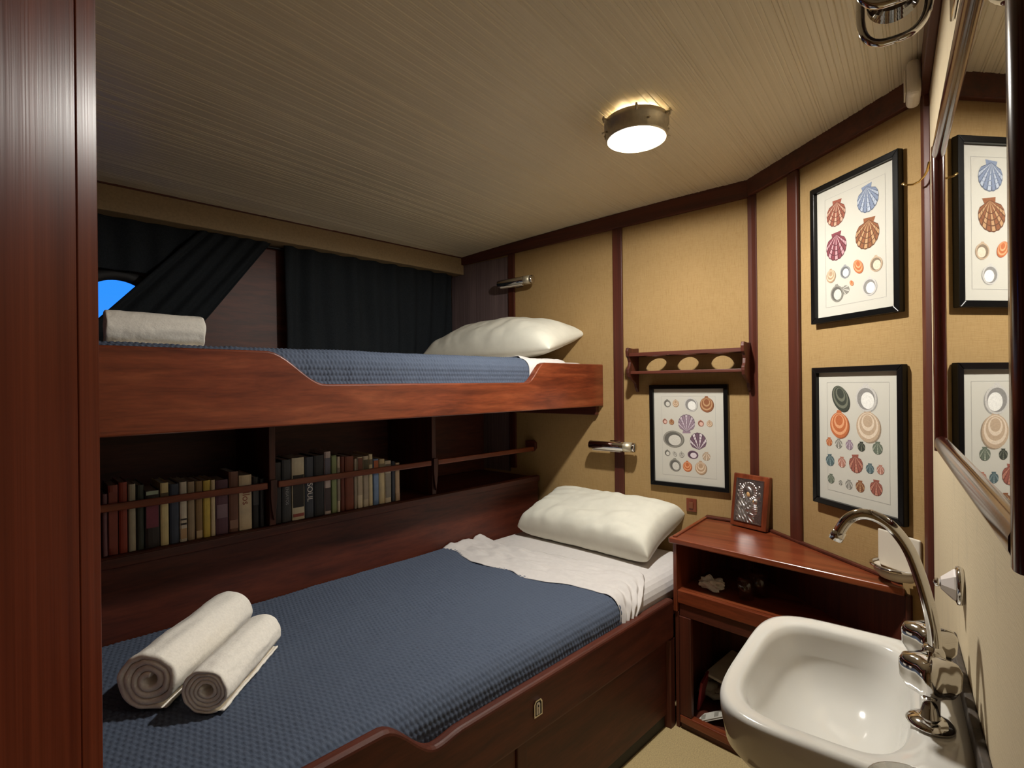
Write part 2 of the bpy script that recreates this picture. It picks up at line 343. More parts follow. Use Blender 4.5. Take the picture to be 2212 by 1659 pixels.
# ------------------------------------------------------------ upper bunk
def srail(x0, x1, prof_top, zb, bf, thick, parent, name, mat, bev=0.006):
    xs = [p[0] for p in prof_top]; f0 = [P(x, bf, z) for x, z in prof_top]; n = len(xs)
    f1 = [P(x, bf + thick, z) for x, z in prof_top]; g0 = [P(x, bf, zb) for x in xs]; g1 = [P(x, bf + thick, zb) for x in xs]
    v = f0 + f1 + g0 + g1; F = []
    for i in range(n - 1):
        F += [(i, i + 1, n + i + 1, n + i), (2 * n + i, 3 * n + i, 3 * n + i + 1, 2 * n + i + 1), (i, 2 * n + i, 2 * n + i + 1, i + 1), (n + i, n + i + 1, 3 * n + i + 1, 3 * n + i)]
    F += [(0, n, 3 * n, 2 * n), (n - 1, 3 * n - 1, 4 * n - 1, 2 * n - 1)]
    mb = MB(); mb.v = v; mb.f = F
    o = mb.build(name, mat, parent, bevel=bev, seg=3); return o
def sstep(x, a, b): t = max(0, min(1, (x - a) / (b - a))); return t * t * (3 - 2 * t)
ub = thing('upper_bunk', P(1.14, 0.4, 1.086), 'upper bunk of varnished mahogany with a scooped front rail', 'bunk bed')
top = []
for i in range(121):
    x = 0.2 + (2.076 - 0.2) * i / 120
    z = 1.281 - 0.086 * sstep(x, 0.635, 0.79) + 0.079 * sstep(x, 1.585, 1.685); top.append((x, z))
srail(0.2, 2.076, top, 1.086, 0.0, 0.028, ub, 'front_rail', 'wood_x', 0.005)
mb = MB(); slab(mb, 0.2, 2.07, 0.029, 0.90, 1.094, 1.112); mb.build('base_board', 'dwood_x', ub)
MB().box(XE - 0.028, XE - 0.001, 1.148, 1.622, 1.046, 1.0935).build('wall_cleat', 'dwood_y', ub, bevel=0.003)
mb = MB(); slab(mb, 0.205, 2.060, 0.040, 0.885, 1.113, 1.283)
um = mb.build('mattress', 'sheet', None, bevel=0.055, seg=6); tag(um, 'thick mattress in a white sheet on the upper bunk', 'mattress')

# waffle blankets ------------------------------------------------
def make_profile(bback, bfront, ztop, rad, zend):
    flat = bback - (bfront + rad); arc = rad * PI / 2; down = (ztop - rad) - zend; L = flat + arc + down
    def f(q):
        if q < flat: return (bback - q, ztop, 0.0, 1.0)
        if q < flat + arc:
            a = (q - flat) / rad; return (bfront + rad - rad * math.sin(a), ztop - rad + rad * math.cos(a), -math.sin(a), math.cos(a))
        return (bfront, ztop - rad - (q - flat - arc), -1.0, 0.0)
    return f, L
def waffle(name, x0, xend, prof, L, ca, cb_, amp, label, sag=0.003, q0=0.0, seed=0.0):
    n2 = int((L - q0) / (cb_ / 4)); rows = []; n1 = int((1.5) / (ca / 4))
    for j in range(n2 + 1):
        q = q0 + (L - q0) * j / n2; b, z, nb, nz = prof(q); xe = xend(q); row = []
        k = math.floor(q / cb_)
        for i in range(n1 + 1):
            x = x0 + (xe - x0) * i / n1
            h = amp * (abs(math.sin(PI * (x / ca + 0.5 * (k % 2)))) ** 0.55) * (abs(math.sin(PI * q / cb_)) ** 0.5)
            h += sag * noise.noise(Vector((x * 5 + seed, q * 6, 0.3))) + 0.0015 * noise.noise(Vector((x * 23, q * 25, seed)))
            edge = min(1, max(0.0, (xe - x)) / 0.012); h = max(0.0, h + 0.0015) * edge
            row.append(P(x, b, z) + BN * (nb * h) + Vector((0, 0, nz * h)))
        rows.append(row)
    under = [[p - Vector((0, 0, 0.0)) for p in rows[0]]]
    o = MB().grid(rows).build(name, 'blanket', None, True, recalc=False)
    sd = o.modifiers.new('thickness', 'SOLIDIFY'); sd.thickness = 0.003; sd.offset = -1 if False else 1
    return tag(o, label, 'blanket')
pf, L = make_profile(0.885, 0.0355, 1.2895, 0.05, 1.150)
waffle('waffle_blanket', 0.21, lambda q: 1.632 + 0.008 * math.sin(q * 9), pf, L, 0.0115, 0.0155, 0.0050, 'blue-grey waffle blanket covering the upper bunk mattress', q0=0.30)
# ------------------------------------------------------------ lower bunk
lb = thing('lower_bunk', P(1.1, -0.1, 0), 'lower bunk with scooped mahogany front board and storage panels', 'bunk bed')
top = []
for i in range(141):
    x = 0.2 + (1.739 - 0.2) * i / 140
    z = 0.522 - 0.090 * sstep(x, 0.615, 0.745) + 0.008 * sstep(x, 0.745, 0.81); top.append((x, z))
srail(0.2, 1.74, top, 0.305, -0.486, 0.03, lb, 'front_board', 'dwood_x', 0.009)  # darker mahogany than the upper rail, standing in for weaker lamp light here
mb = MB(); slab(mb, 0.985, 1.018, -0.476, -0.456, 0.046, 0.304); mb.build('stile', 'dwood_z', lb, bevel=0.002)
mb = MB(); slab(mb, 1.019, 1.711, -0.470, -0.456, 0.046, 0.304); mb.build('storage_panel', 'dwood_x', lb, bevel=0.002)
mb = MB(); slab(mb, 0.25, 0.984, -0.470, -0.456, 0.046, 0.304); mb.build('storage_panel', 'dwood_x', lb, bevel=0.002)
mb = MB(); slab(mb, 0.2, 1.711, -0.462, -0.442, 0.0, 0.045); mb.build('kick_board', 'rubber', lb)
mb = MB(); slab(mb, 0.2, 2.06, -0.455, 0.345, 0.36, 0.385); mb.build('base_board', 'dwood_x', lb)
mb = MB(); slab(mb, 1.712, 1.7415, -0.485, -0.44, 0.0, 0.3045); mb.build('corner_post', 'dwood_z', lb, bevel=0.002)
# latch plate
lm = frame_M(P(1.045, -0.4865, 0.356), BD, -Vector((0, 0, -1)), -BN)
lt_ = thing('latch_holder', P(1.045, -0.4865, 0.356), None, None); lt_.parent = lb; lt_.location = P(1.045, -0.4865, 0.356) - wloc(lb)
bpy.data.objects.remove(lt_)
out = [(-0.015, 0.0), (0.015, 0.0), (0.015, 0.034), (0.009, 0.042), (-0.009, 0.042), (-0.015, 0.034)]
inn = [(x * 0.76, 0.0035 + z * 0.83) for x, z in out]
mb = MB(); n = 6
v = [(x, z, 0.0) for x, z in out] + [(x, z, 0.003) for x, z in out] + [(x, z, 0.003) for x, z in inn] + [(x, z, 0.0) for x, z in inn]
f = []
for i in range(n):
    j = (i + 1) % n; f += [(i, j, n + j, n + i), (n + i, n + j, 2 * n + j, 2 * n + i), (2 * n + i, 2 * n + j, 3 * n + j, 3 * n + i)]
lp = mb.add(v, f, lm).build('latch_plate', 'chrome', lb); lp['label'] = 'small chrome-edged latch plate'
MB().prism(inn, 0.0002, 0.0012, lm).build('latch_recess', 'rubber', lp)
tabp = [(-0.0065, 0.005), (-0.001, 0.005), (-0.001, 0.02), (0.001, 0.02), (0.001, 0.005), (0.0065, 0.005), (0.0065, 0.029), (0.004, 0.034), (-0.004, 0.034), (-0.0065, 0.029)]
MB().prism(tabp, 0.0013, 0.003, lm).build('latch_tab', 'plastic', lp)
MB().prism([(0.0022 * math.cos(2 * PI * k / 12), 0.026 + 0.0035 * math.sin(2 * PI * k / 12)) for k in range(12)], 0.0031, 0.0036, lm).build('keyhole', 'rubber', lp)
mb = MB(); slab(mb, 0.205, 2.068, -0.452, 0.342, 0.386, 0.508)
tag(mb.build('mattress', 'sheet', None, bevel=0.060, seg=6), 'mattress in a white fitted sheet on the lower bunk', 'mattress')
pf, L = make_profile(0.343, -0.4535, 0.5125, 0.06, 0.41)
def bl_end(q):
    b = 0.343 - q
    return 1.505 - 0.055 * math.sin(PI * min(1, max(0, q / 0.75))) + 0.012 * math.sin(q * 23) - 0.05 * sstep(q, 0.72, 0.95)
waffle('waffle_blanket', 0.21, bl_end, pf, L, 0.0118, 0.0155, 0.0042, 'blue-grey waffle blanket on the lower bunk under two towels', 0.004, seed=4.0)
# turned-back sheet ------------------------------------------------
pfs, Ls = make_profile(0.3425, -0.460, 0.5185, 0.064, 0.435)
def top_sheet():
    rows = []; nq, npx = 150, 46
    for j in range(nq + 1):
        q = Ls * j / nq; b, z, nb, nz = pfs(q); x0 = bl_end(q) - 0.028 - 0.012 * noise.noise(Vector((q * 14, 1.7, 0)))
        x1 = 1.69 - 0.02 * math.sin(q * 7) - 0.15 * sstep(q, 0.72, Ls); row = []
        for i in range(npx + 1):
            p = i / npx; x = x0 + (x1 - x0) * p
            fold = 0.013 * sstep(p, 0.02, 0.2) * abs(noise.noise(Vector((x * 16 + q * 5, q * 5 - x * 8, 2.0)))) + 0.005 * sstep(p, 0.02, 0.2) * noise.noise(Vector((x * 50, q * 20, 5)))
            fan = 0.007 * math.sin(p * 26 + 3 * math.sin(q * 6)) * sstep(q, 0.66, 0.86)
            lip = -0.006 * (sstep(p, 0.93, 1.0))
            ripple = 0.010 * max(0, noise.noise(Vector((q * 11, 8.0, 0)))) * (1 - sstep(p, 0, 0.25)) * (1 - 0.6 * sstep(q, 0.3, 0.6)) + 0.012 * (1 - sstep(q, 0.0, 0.08)) * abs(math.sin(p * 9))
            h = fold + fan + lip + ripple
            row.append(P(x, b, z) + BN * (nb * h) + Vector((0, 0, nz * h)))
        rows.append(row)
    o = MB().grid(rows).build('top_sheet', 'sheet', None, True, recalc=False)
    sd = o.modifiers.new('thickness', 'SOLIDIFY'); sd.thickness = 0.002; sd.offset = 1
    tag(o, 'wrinkled white sheet turned back over the lower blanket', 'sheet')
top_sheet()
# pillows ------------------------------------------------
def pillow(name, M, Lx, Ly, T, label, seed, sag=0.6, pu=4.0, pw=5.0, pe=0.42):
    n = 44; mb = MB()
    for sgn in (1, -1):
        rows = []
        for i in range(n + 1):
            u = -1 + 2 * i / n; row = []
            for j in range(n + 1):
                w = -1 + 2 * j / n
                x = Lx / 2 * u * (1 - 0.07 * math.cos(PI * w / 2)); yv = Ly / 2 * w * (1 - 0.06 * math.cos(PI * u / 2))
                e = max(0, (1 - abs(u) ** pu)) * max(0, (1 - abs(w) ** pw)); h = T / 2 * e ** pe
                wr = 0.006 * noise.noise(Vector((x * 14 + seed, yv * 9, 0))) + 0.004 * math.sin(yv * 60 + 8 * noise.noise(Vector((x * 8, yv * 5, seed)))) * (abs(u) ** 2) * (1 - abs(w) ** 6)
                wr += 0.010 * abs(noise.noise(Vector((x * 20 + yv * 6, yv * 11, seed + 3)))) - 0.006 * max(0, noise.noise(Vector((x * 9, yv * 30, seed + 7))))
                z = sgn * h * (1 if sgn > 0 else sag) + wr * min(1, e * 6) * (1 if sgn > 0 else 0.3)
                row.append((x, yv, z))
            rows.append(row)
        mb.grid(rows, M)
    o = mb.build(name, 'pillow', None, True, weld=True)
    sd = o.modifiers.new('sub', 'SUBSURF'); sd.levels = 1; sd.render_levels = 1
    return tag(o, label, 'pillow')
M1 = Matrix.Translation((1.945, 1.087, 0.602)) @ Matrix.Rotation(math.radians(-4), 4, 'Z') @ Matrix.Rotation(math.radians(-17), 4, 'Y')
pillow('pillow', M1, 0.34, 0.65, 0.165, 'plump white pillow at the head of the lower bunk', 2.0, 0.8, 5.0, 7.0, 0.40)
M2 = Matrix.Translation((1.925, 1.600, 1.378)) @ Matrix.Rotation(math.radians(2), 4, 'Z') @ Matrix.Rotation(math.radians(-15), 4, 'Y')
pillow('pillow', M2, 0.34, 0.78, 0.25, 'creased white pillow at the head of the upper bunk', 9.0, 0.5, 2.8, 2.8, 0.55)
# loose sheet fold at the head of the upper bunk
rows = []
for j in range(60):
    q = j / 59; row = []
    for i in range(24):
        p = i / 23; x = 1.632 + 0.24 * p; b = 0.80 - 0.715 * q
        zt = 1.2935
        h = 0.012 * abs(noise.noise(Vector((x * 14, b * 10, 4)))) + 0.010 * (1 - sstep(p, 0, 0.3)) * (0.5 + 0.5 * math.sin(b * 21))
        row.append(P(x, b, zt + h))
    rows.append(row)
for k in range(1, 15):
    a = k / 14; row = []
    for i in range(24):
        p = i / 23; x = 1.632 + 0.24 * p; an = min(1, a * 1.6) * PI / 2; zt = 1.2935
        b = 0.085 - 0.053 * math.sin(an); z = zt - 0.05 + 0.05 * math.cos(an) - max(0, a - 0.625) * 0.22
        h = 0.004 * math.sin(p * 22 + a * 3)
        row.append(P(x, b - abs(h) * 0.3, z + abs(h) * 0.6))
    rows.append(row)
o = MB().grid(rows).build('top_sheet', 'sheet', None, True, recalc=False); sd = o.modifiers.new('thickness', 'SOLIDIFY'); sd.thickness = 0.002; sd.offset = 1
tag(o, 'white sheet edge showing between upper blanket and pillow', 'sheet')
# rolled towels ------------------------------------------------
def towel(name, p0, p1, R, turns, label, seed, squash=0.93, tail=0.05, core=0.012):
    p0 = Vector(p0); p1 = Vector(p1); ax = (p1 - p0); Ln = ax.length; ax.normalize(); side = ax.cross(Vector((0, 0, 1))).normalized()
    Mx = frame_M(p0, side, ax, (0, 0, 1)); pitch = (R - core) / turns; th = pitch * 0.90; N = int(turns * 40); ns = 40
    inner = []; outer = []
    for k in range(N + 1):
        a = 2 * PI * turns * k / N; r = core + pitch * a / (2 * PI); ang = a - PI / 2 - 2 * PI * (turns % 1) + 0.35
        c, s_ = math.cos(ang), math.sin(ang)
        inner.append((c * (r - th * 0.5), s_ * (r - th * 0.5))); outer.append((c * (r + th * 0.5), s_ * (r + th * 0.5)))
    # tail lying off the roll near the bed
    lx, lz = outer[-1]; ix, iz = inner[-1]
    for k in range(1, 6):
        t = tail * k / 5; inner.append((ix + t, iz + (-R - iz + 0.004) * min(1, k / 4))); outer.append((lx + t * 0.92, lz + (-R - lz + 0.004 + th * 0.8) * min(1, k / 4)))
    ring = outer + inner[::-1]; rows = []
    for s in range(ns + 1):
        y = Ln * s / ns; row = []; en = min(s, ns - s)
        for (x, z) in ring:
            rad = math.hypot(x, z) + 1e-6; w = 0.0035 * noise.noise(Vector((x * 40 + seed, y * 12, z * 40))) + 0.0022 * noise.noise(Vector((x * 150, y * 110 + seed, z * 150))) + 0.0008 * math.sin(math.atan2(z, x) * 11 + seed)
            k = 1 + w / R; off = 0.006 * noise.noise(Vector((x * 30, seed, z * 30))) if en == 0 else 0
            zz = max(-R, z * k) * squash + R * squash
            row.append((x * k, y + off, zz + 0.0005))
        rows.append(row)
    mb = MB(); mb.grid(rows, Mx, True)
    n = len(ring); m = len(outer)
    for r in (rows[0], rows[-1]):
        mb.add(r, [(i, i + 1, n - 2 - i, n - 1 - i) for i in range(m - 1)], Mx)
    o = mb.build(name, 'towel', None, True, weld=True); sd = o.modifiers.new('sub', 'SUBSURF'); sd.levels = 1; sd.render_levels = 1
    return tag(o, label, 'towel', 'rolled white towels')
towel('rolled_towel', (0.360, 1.262, 0.5205), (0.615, 1.470, 0.5205), 0.063, 3.6, 'larger white rolled towel on the lower blanket, against its smaller partner', 1.0, tail=0.018)
towel('rolled_towel', (0.428, 1.150, 0.5205), (0.628, 1.318, 0.5205), 0.049, 4.4, 'smaller white rolled towel with a tight spiral end on the lower blanket', 5.0, tail=0.020)
towel('rolled_towel', (0.405, 1.74, 1.2965), (0.635, 1.70, 1.2965), 0.058, 3.4, 'white rolled towel at the foot of the upper bunk below the porthole', 8.0, tail=0.03)
# ------------------------------------------------------------ curtains
def curtain(name, label, topx, botx, z1, z0, b, folds, amp):
    rows = []; nz, nx = 30, folds * 14
    for j in range(nz + 1):
        t = j / nz; row = []
        for i in range(nx + 1):
            p = i / nx; x = (topx[0] + (topx[1] - topx[0]) * p) * (1 - t) + (botx[0] + (botx[1] - botx[0]) * p) * t
            z = z1 + (z0 - z1) * t; d = amp * math.sin(p * folds * 2 * PI + 0.8 * math.sin(t * 2.2 + p * 5)) * (0.7 + 0.5 * noise.noise(Vector((p * 6, t * 2, 0))))
            row.append(P(x, b - d, z))
        rows.append(row)
    o = MB().grid(rows).build(name, 'curtain', None, True, recalc=False)
    sd = o.modifiers.new('thickness', 'SOLIDIFY'); sd.thickness = 0.002
    return tag(o, label, 'curtain')
curtain('curtain', 'black curtain swept diagonally across the porthole', (0.84, 1.10), (0.39, 0.72), 1.83, 1.30, 0.905, 5, 0.010)
curtain('curtain', 'black curtain hanging straight beside the upper pillow', (1.13, 2.045), (1.135, 2.03), 1.83, 1.30, 0.908, 9, 0.016)
curtain('curtain_valance', 'short gathered black valance hanging above the porthole', (0.205, 0.95), (0.205, 0.93), 1.83, 1.612, 0.925, 8, 0.008)
rod = MB().tube([P(0.22, 0.938, 1.79), P(2.06, 0.938, 1.79)], 0.005, 10).build('curtain_rod', 'rubber', None, True); tag(rod, 'slim metal curtain rod under the soffit', 'curtain rod')
# ------------------------------------------------------------ bookshelf
bs = thing('bookshelf', P(1.14, 0.5, 0.40), 'dark mahogany bookshelf recessed between the two bunks', 'bookshelf')
mb = MB(); slab(mb, 0.2, 2.058, 0.349, 0.369, 0.40, 0.742); mb.build('front_panel', 'dwood_x', bs, bevel=0.006, seg=3)
mb = MB(); slab(mb, 0.2, 2.058, 0.341, 0.3485, 0.712, 0.739); mb.build('edge_moulding', 'dwood_x', bs, bevel=0.003, seg=3)
mb = MB(); slab(mb, 0.2, 2.03, 0.3695, 0.695, 0.724, 0.738); mb.build('shelf_board', 'dwood_x', bs)
mb = MB(); slab(mb, 0.2, 2.03, 0.696, 0.716, 0.74, 1.085); mb.build('back_panel', 'dwood_x', bs)
for xa in (0.803, 1.433):
    p0 = P(xa, 0.355, 0); p1 = P(xa + 0.02, 0.355, 0); mb = MB().prism([tuple(q)[:2] for q in (p0, p1, p1 + BN * 0.338, p0 + BN * 0.338)], 0.7425, 1.084); dv = mb.build('divider', 'dwood_z', bs, bevel=0.002)
    mb = MB(); mb.prism([(0, 0.76), (0.007, 0.80), (0.010, 0.835), (0.010, 0.89), (-0.010, 0.89), (-0.010, 0.835), (-0.007, 0.80)], 0, 0.012, frame_M(P(xa + 0.01, 0.354, 0), BD, (0, 0, 1), -BN)); mb.build('rail_bracket', 'dwood_z', dv, bevel=0.001)
for x0, x1 in ((0.2, 0.797), (0.829, 1.427), (1.459, 2.03)):
    mb = MB(); slab(mb, x0, x1, 0.349, 0.361, 0.862, 0.883); mb.build('book_rail', 'wood_x', bs, bevel=0.003)
MB().prism([(0, 0.853), (0.045, 0.853), (0.06, 0.87), (0.06, 0.898), (0.045, 0.91), (0, 0.905)], 0, 0.02, frame_M((XE - 0.021, 1.555, 0), (0, -1, 0), (0, 0, 1), (1, 0, 0))).build('rail_end_block', 'dwood_y', bs, bevel=0.003)
# books ------------------------------------------------
def flat_text(txt, M, size, mat, parent, name='spine_title'):
    cu = bpy.data.curves.new('title', 'FONT'); cu.body = txt; cu.size = size; cu.align_x = 'CENTER'; cu.align_y = 'CENTER'; cu.extrude = 0.0002
    ob = bpy.data.objects.new('title', cu); COL.objects.link(ob); dg = bpy.context.evaluated_depsgraph_get(); me = bpy.data.meshes.new_from_object(ob.evaluated_get(dg))
    bpy.data.objects.remove(ob); me.transform(M); me.transform(Matrix.Translation(-wloc(parent))); me.name = name; me.materials.clear(); me.materials.append(mat)
    o = bpy.data.objects.new(name, me); COL.objects.link(o); o.parent = parent; return o
def book(x0, x1, h, col, label, bands=(), lean=0.0, text=None, depth=0.125, b0=0.378, title=True):
    w = (x1 - x0) - 0.0012; xm = (x0 + x1) / 2
    M = frame_M(P(xm, b0, 0.7395), BD, BN, (0, 0, 1)); w *= 1.0 / C7 * C7
    r = thing('book', P(xm, b0 + depth / 2, 0.7395), label, 'book', 'paperbacks on the bunk bookshelf')
    c = 0.0016; hw = w / 2; mt = bookmat(col)
    mb = MB(); poly = [(-hw, depth), (-hw, 0.003), (-hw * 0.6, 0.0006), (0, 0), (hw * 0.6, 0.0006), (hw, 0.003), (hw, depth), (hw - c, depth), (hw - c, 0.004), (-hw + c, 0.004), (-hw + c, depth)]
    mb.prism(poly, 0, h, M); cv = mb.build('cover', mt, r)
    MB().box(-hw + c, hw - c, 0.0045, depth - 0.004, 0.003, h - 0.003, M).build('pages', 'paper', r)
    for (za, zb, bc) in bands:
        MB().box(-hw * 0.86, hw * 0.86, -0.0006, 0.0022, h * za, h * zb, M).build('spine_band', bookmat(bc), cv)
    if text:
        TM = M @ Matrix.Translation((0, -0.0009, h * text[2])) @ Matrix.Rotation(PI / 2, 4, 'X') @ Matrix.Rotation(-PI / 2, 4, 'Z')
        flat_text(text[0], TM, text[1], bookmat(text[3]), cv)
    return r
LB = [(.390, .4015, .167, (120, 84, 92), 'thin mauve paperback at the post end of the shelf', ()),
 (.402, .424, .188, (128, 58, 46), 'brick red paperback beside the thin mauve one', ((.1, .9, (136, 66, 54)),)),
 (.425, .4445, .193, (138, 54, 36), 'taller orange-red paperback in the left compartment', ()),
 (.446, .463, .185, (168, 164, 142), 'pale grey-green paperback next to the red books', ()),
 (.464, .4815, .180, (46, 54, 46), 'dark green-black paperback in the left compartment', ()),
 (.483, .5175, .160, (44, 40, 40), 'short dark paperback with a pink panel and pale green top', ((.35, .80, (120, 52, 72)), (.93, .995, (176, 196, 178)))),
 (.519, .5395, .178, (214, 202, 150), 'cream yellow paperback with a small dark emblem', ((.78, .84, (96, 84, 60)),)),
 (.541, .5645, .171, (54, 66, 86), 'navy blue paperback beside the cream yellow one', ()),
 (.566, .5845, .174, (206, 200, 184), 'white paperback crossed by dark bands low on its spine', ((.28, .31, (44, 38, 40)), (.36, .385, (44, 38, 40)), (.05, .22, (190, 160, 120)))),
 (.586, .6045, .172, (158, 142, 116), 'grey tan paperback beside the white banded one', ()),
 (.606, .6245, .171, (142, 116, 78), 'light brown paperback with a pale foot', ((.02, .14, (190, 170, 136)),)),
 (.626, .645, .170, (204, 182, 84), 'bright yellow paperback in the left compartment', ()),
 (.646, .6585, .169, (214, 200, 166), 'thin cream paperback beside the bright yellow one', ()),
 (.659, .6935, .166, (94, 62, 78), 'thick plum paperback with silvery lettering', ((.3, .55, (130, 108, 122)),)),
 (.695, .7225, .187, (110, 72, 58), 'tall brown paperback between plum and cream books', ((.06, .2, (150, 116, 100)),)),
 (.724, .7615, .172, (216, 200, 168), 'thick cream paperback with reddish spine title', (), ('Ellos', .030, .62, (150, 84, 60))),
 (.763, .783, .162, (32, 34, 38), 'black paperback with grey lettering left of the divider', ((.45, .85, (60, 62, 66)),)),
 (.784, .799, .154, (24, 24, 28), 'plain black paperback against the divider', ()),
 (.830, .852, .200, (40, 38, 42), 'near-black paperback right of the divider', ()),
 (.854, .884, .206, (58, 62, 68), 'charcoal paperback with pale spine lettering', (), ('ENSAYOS', .014, .42, (160, 166, 172))),
 (.886, .9285, .209, (214, 206, 180), 'cream book with a long black spine panel', ((.2, .72, (34, 32, 34)), (.05, .1, (150, 70, 64)))),
 (.930, .9595, .207, (62, 70, 84), 'slate blue book with bold white letters', (), ('SOUL', .026, .42, (226, 226, 224))),
 (.961, .9965, .209, (36, 40, 48), 'black hardback beside the slate blue book', ()),
 (.998, 1.0215, .219, (196, 182, 178), 'tallest pale pink-grey paperback with dark strips', ((.05, .42, (70, 60, 66)), (.6, .9, (96, 96, 112)))),
 (1.023, 1.0425, .203, (128, 146, 98), 'light green paperback in the middle compartment', ((.02, .98, (140, 156, 108)),)),
 (1.044, 1.056, .197, (204, 192, 170), 'thin ivory paperback beside the light green one', ((.2, .8, (150, 140, 126)),)),
 (1.057, 1.073, .196, (104, 46, 30), 'narrow red-brown paperback in the middle compartment', ()),
 (1.074, 1.108, .194, (120, 58, 36), 'thick red-brown paperback in the middle compartment', ()),
 (1.109, 1.1205, .182, (170, 160, 142), 'thin grey paperback after the red-brown pair', ()),
 (1.122, 1.143, .187, (222, 212, 186), 'white paperback with a dark red top strip', ((.70, .98, (120, 70, 52)), (.25, .6, (190, 176, 150)))),
 (1.145, 1.167, .188, (202, 192, 168), 'ivory paperback with a small dark picture at the top', ((.74, .93, (90, 84, 60)), (.15, .62, (176, 166, 146)))),
 (1.168, 1.184, .193, (218, 206, 170), 'slim cream paperback slightly taller than its neighbours', ((.8, .9, (120, 110, 90)),)),
 (1.186, 1.2085, .172, (108, 140, 186), 'sky blue paperback with an orange top', ((.74, .97, (196, 112, 70)), (.1, .65, (126, 156, 198)))),
 (1.210, 1.2345, .169, (214, 200, 160), 'pale cream paperback next to the sky blue one', ((.78, .9, (150, 140, 116)),)),
 (1.236, 1.262, .160, (224, 216, 196), 'white paperback with dark spine writing', ((.12, .7, (150, 146, 136)), (.84, .92, (140, 134, 120)))),
 (1.263, 1.279, .155, (48, 58, 76), 'thin navy paperback near the end of the row', ()),
 (1.280, 1.300, .147, (200, 176, 146), 'beige paperback ending the row before the empty shelf', ((.0, .2, (186, 162, 134)),))]
for e in LB: book(e[0], e[1], e[2], e[3], e[4], e[5], 0, e[6] if len(e) > 6 else None)
# ------------------------------------------------------------ corner cabinet beside the bunk
cab = thing('corner_cabinet', (1.85, 0.40, 0), 'mahogany corner cabinet with two open shelves beside the lower bunk', 'cabinet')
A = Vector((1.734, 0.676)); Bc = Vector((1.655, 0.024)); cdv = (Bc - A).normalized(); cnv = Vector((-cdv.y, cdv.x))       # front line, cnv points into the cabinet
def cfp(t, d): q = A + cdv * t + cnv * d; return (q.x, q.y)
CL = (Bc - A).length
def wall_x(yv): return XE - (0.498 - yv) / WD.y * WD.x - 0.004
body = lambda inset: [cfp(inset, inset), (XE - 0.004 - inset * 0.4, 0.664 - inset), (XE - 0.004 - inset * 0.4, 0.494), (wall_x(0.09) - inset * 0.6, 0.09), cfp(CL - 0.035 - inset, inset)]
topp = [tuple(A + Vector((-0.010, 0.012))), (XE - 0.030, 0.668), (XE - 0.030, 0.474), (wall_x(0.040), 0.040), tuple(Bc + Vector((-0.008, 0.012)))]
def lipped(poly, z0, z1, name, mat, bev): return MB().prism(poly, z0, z1).build(name, mat, cab, bevel=bev, seg=3)
lipped(topp, 0.636, 0.655, 'top_board', 'wood_y', 0.004)
MB().prism([(A.x + 0.0, 0.6765), (XE - 0.004, 0.671), (XE - 0.004, 0.659), (A.x + 0.004, 0.664)], 0.655, 0.661).build('top_lip', 'wood_x', cab, bevel=0.002)
MB().prism([(XE - 0.029, 0.668), (XE - 0.004, 0.668), (XE - 0.004, 0.505), (XE - 0.029, 0.49)], 0.655, 0.664).build('top_lip', 'dwood_y', cab, bevel=0.002)
MB().prism([tuple(Wp(0.04, 0.018, 0))[:2], tuple(Wp(0.04, 0.001, 0))[:2], tuple(Wp(0.60, 0.001, 0))[:2], tuple(Wp(0.60, 0.012, 0))[:2]], 0.6555, 0.664).build('top_lip', 'dwood_y', cab, bevel=0.002)
def cboard(t0, t1, d0, d1, z0, z1, name, mat='wood_y', bev=0.002):
    return MB().prism([cfp(t0, d0), cfp(t1, d0), cfp(t1, d1), cfp(t0, d1)], z0, z1).build(name, mat, cab, bevel=bev)
MB().prism([cfp(0.0, 0.0), cfp(0.0, 0.336), cfp(0.014, 0.336), cfp(0.014, 0.0)], 0.40, 0.636).build('side_panel', 'wood_z', cab, bevel=0.002)
MB().prism([cfp(0.003, 0.006), cfp(0.003, 0.330), cfp(0.016, 0.330), cfp(0.016, 0.006)], 0.0, 0.399).build('side_panel', 'dwood_z', cab, bevel=0.002)
MB().prism([cfp(0.015, 0.02), (XE - 0.01, 0.64), (XE - 0.01, 0.50), (wall_x(0.08) - 0.008, 0.08), cfp(CL - 0.06, 0.02)], 0.462, 0.476).build('middle_shelf', 'wood_y', cab)
cboard(0.015, CL - 0.005, 0.0, 0.018, 0.433, 0.4765, 'shelf_edge')
cboard(0.019, CL - 0.005, 0.006, 0.02, 0.388, 0.4325, 'lower_rail', 'dwood_y')
cboard(0.018, 0.060, 0.004, 0.022, 0.05, 0.3875, 'stile', 'dwood_z')
cboard(CL - 0.05, CL - 0.008, 0.004, 0.022, 0.05, 0.3875, 'stile', 'dwood_z')
cboard(0.018, CL - 0.01, 0.002, 0.03, 0.022, 0.049, 'bottom_rail', 'wood_y', 0.004)
cboard(0.018, CL - 0.01, 0.012, 0.03, 0.0, 0.0215, 'kick_board', 'dwood_y')
MB().prism([cfp(0.02, 0.031), (XE - 0.01, 0.63), (XE - 0.01, 0.50), (wall_x(0.10) - 0.008, 0.10), cfp(CL - 0.08, 0.031)], 0.022, 0.04).build('bottom_shelf', 'dwood_y', cab)
MB().prism([(wall_x(0.49) - 0.02, 0.49), (wall_x(0.49) - 0.006, 0.49), (wall_x(0.032) - 0.004, 0.032), (wall_x(0.032) - 0.014, 0.032)], 0.05, 0.63).build('back_panel', 'dwood_z', cab)
MB().box(XE - 0.016, XE - 0.008, 0.50, 0.655, 0.05, 0.63).build('back_panel', 'dwood_z', cab)
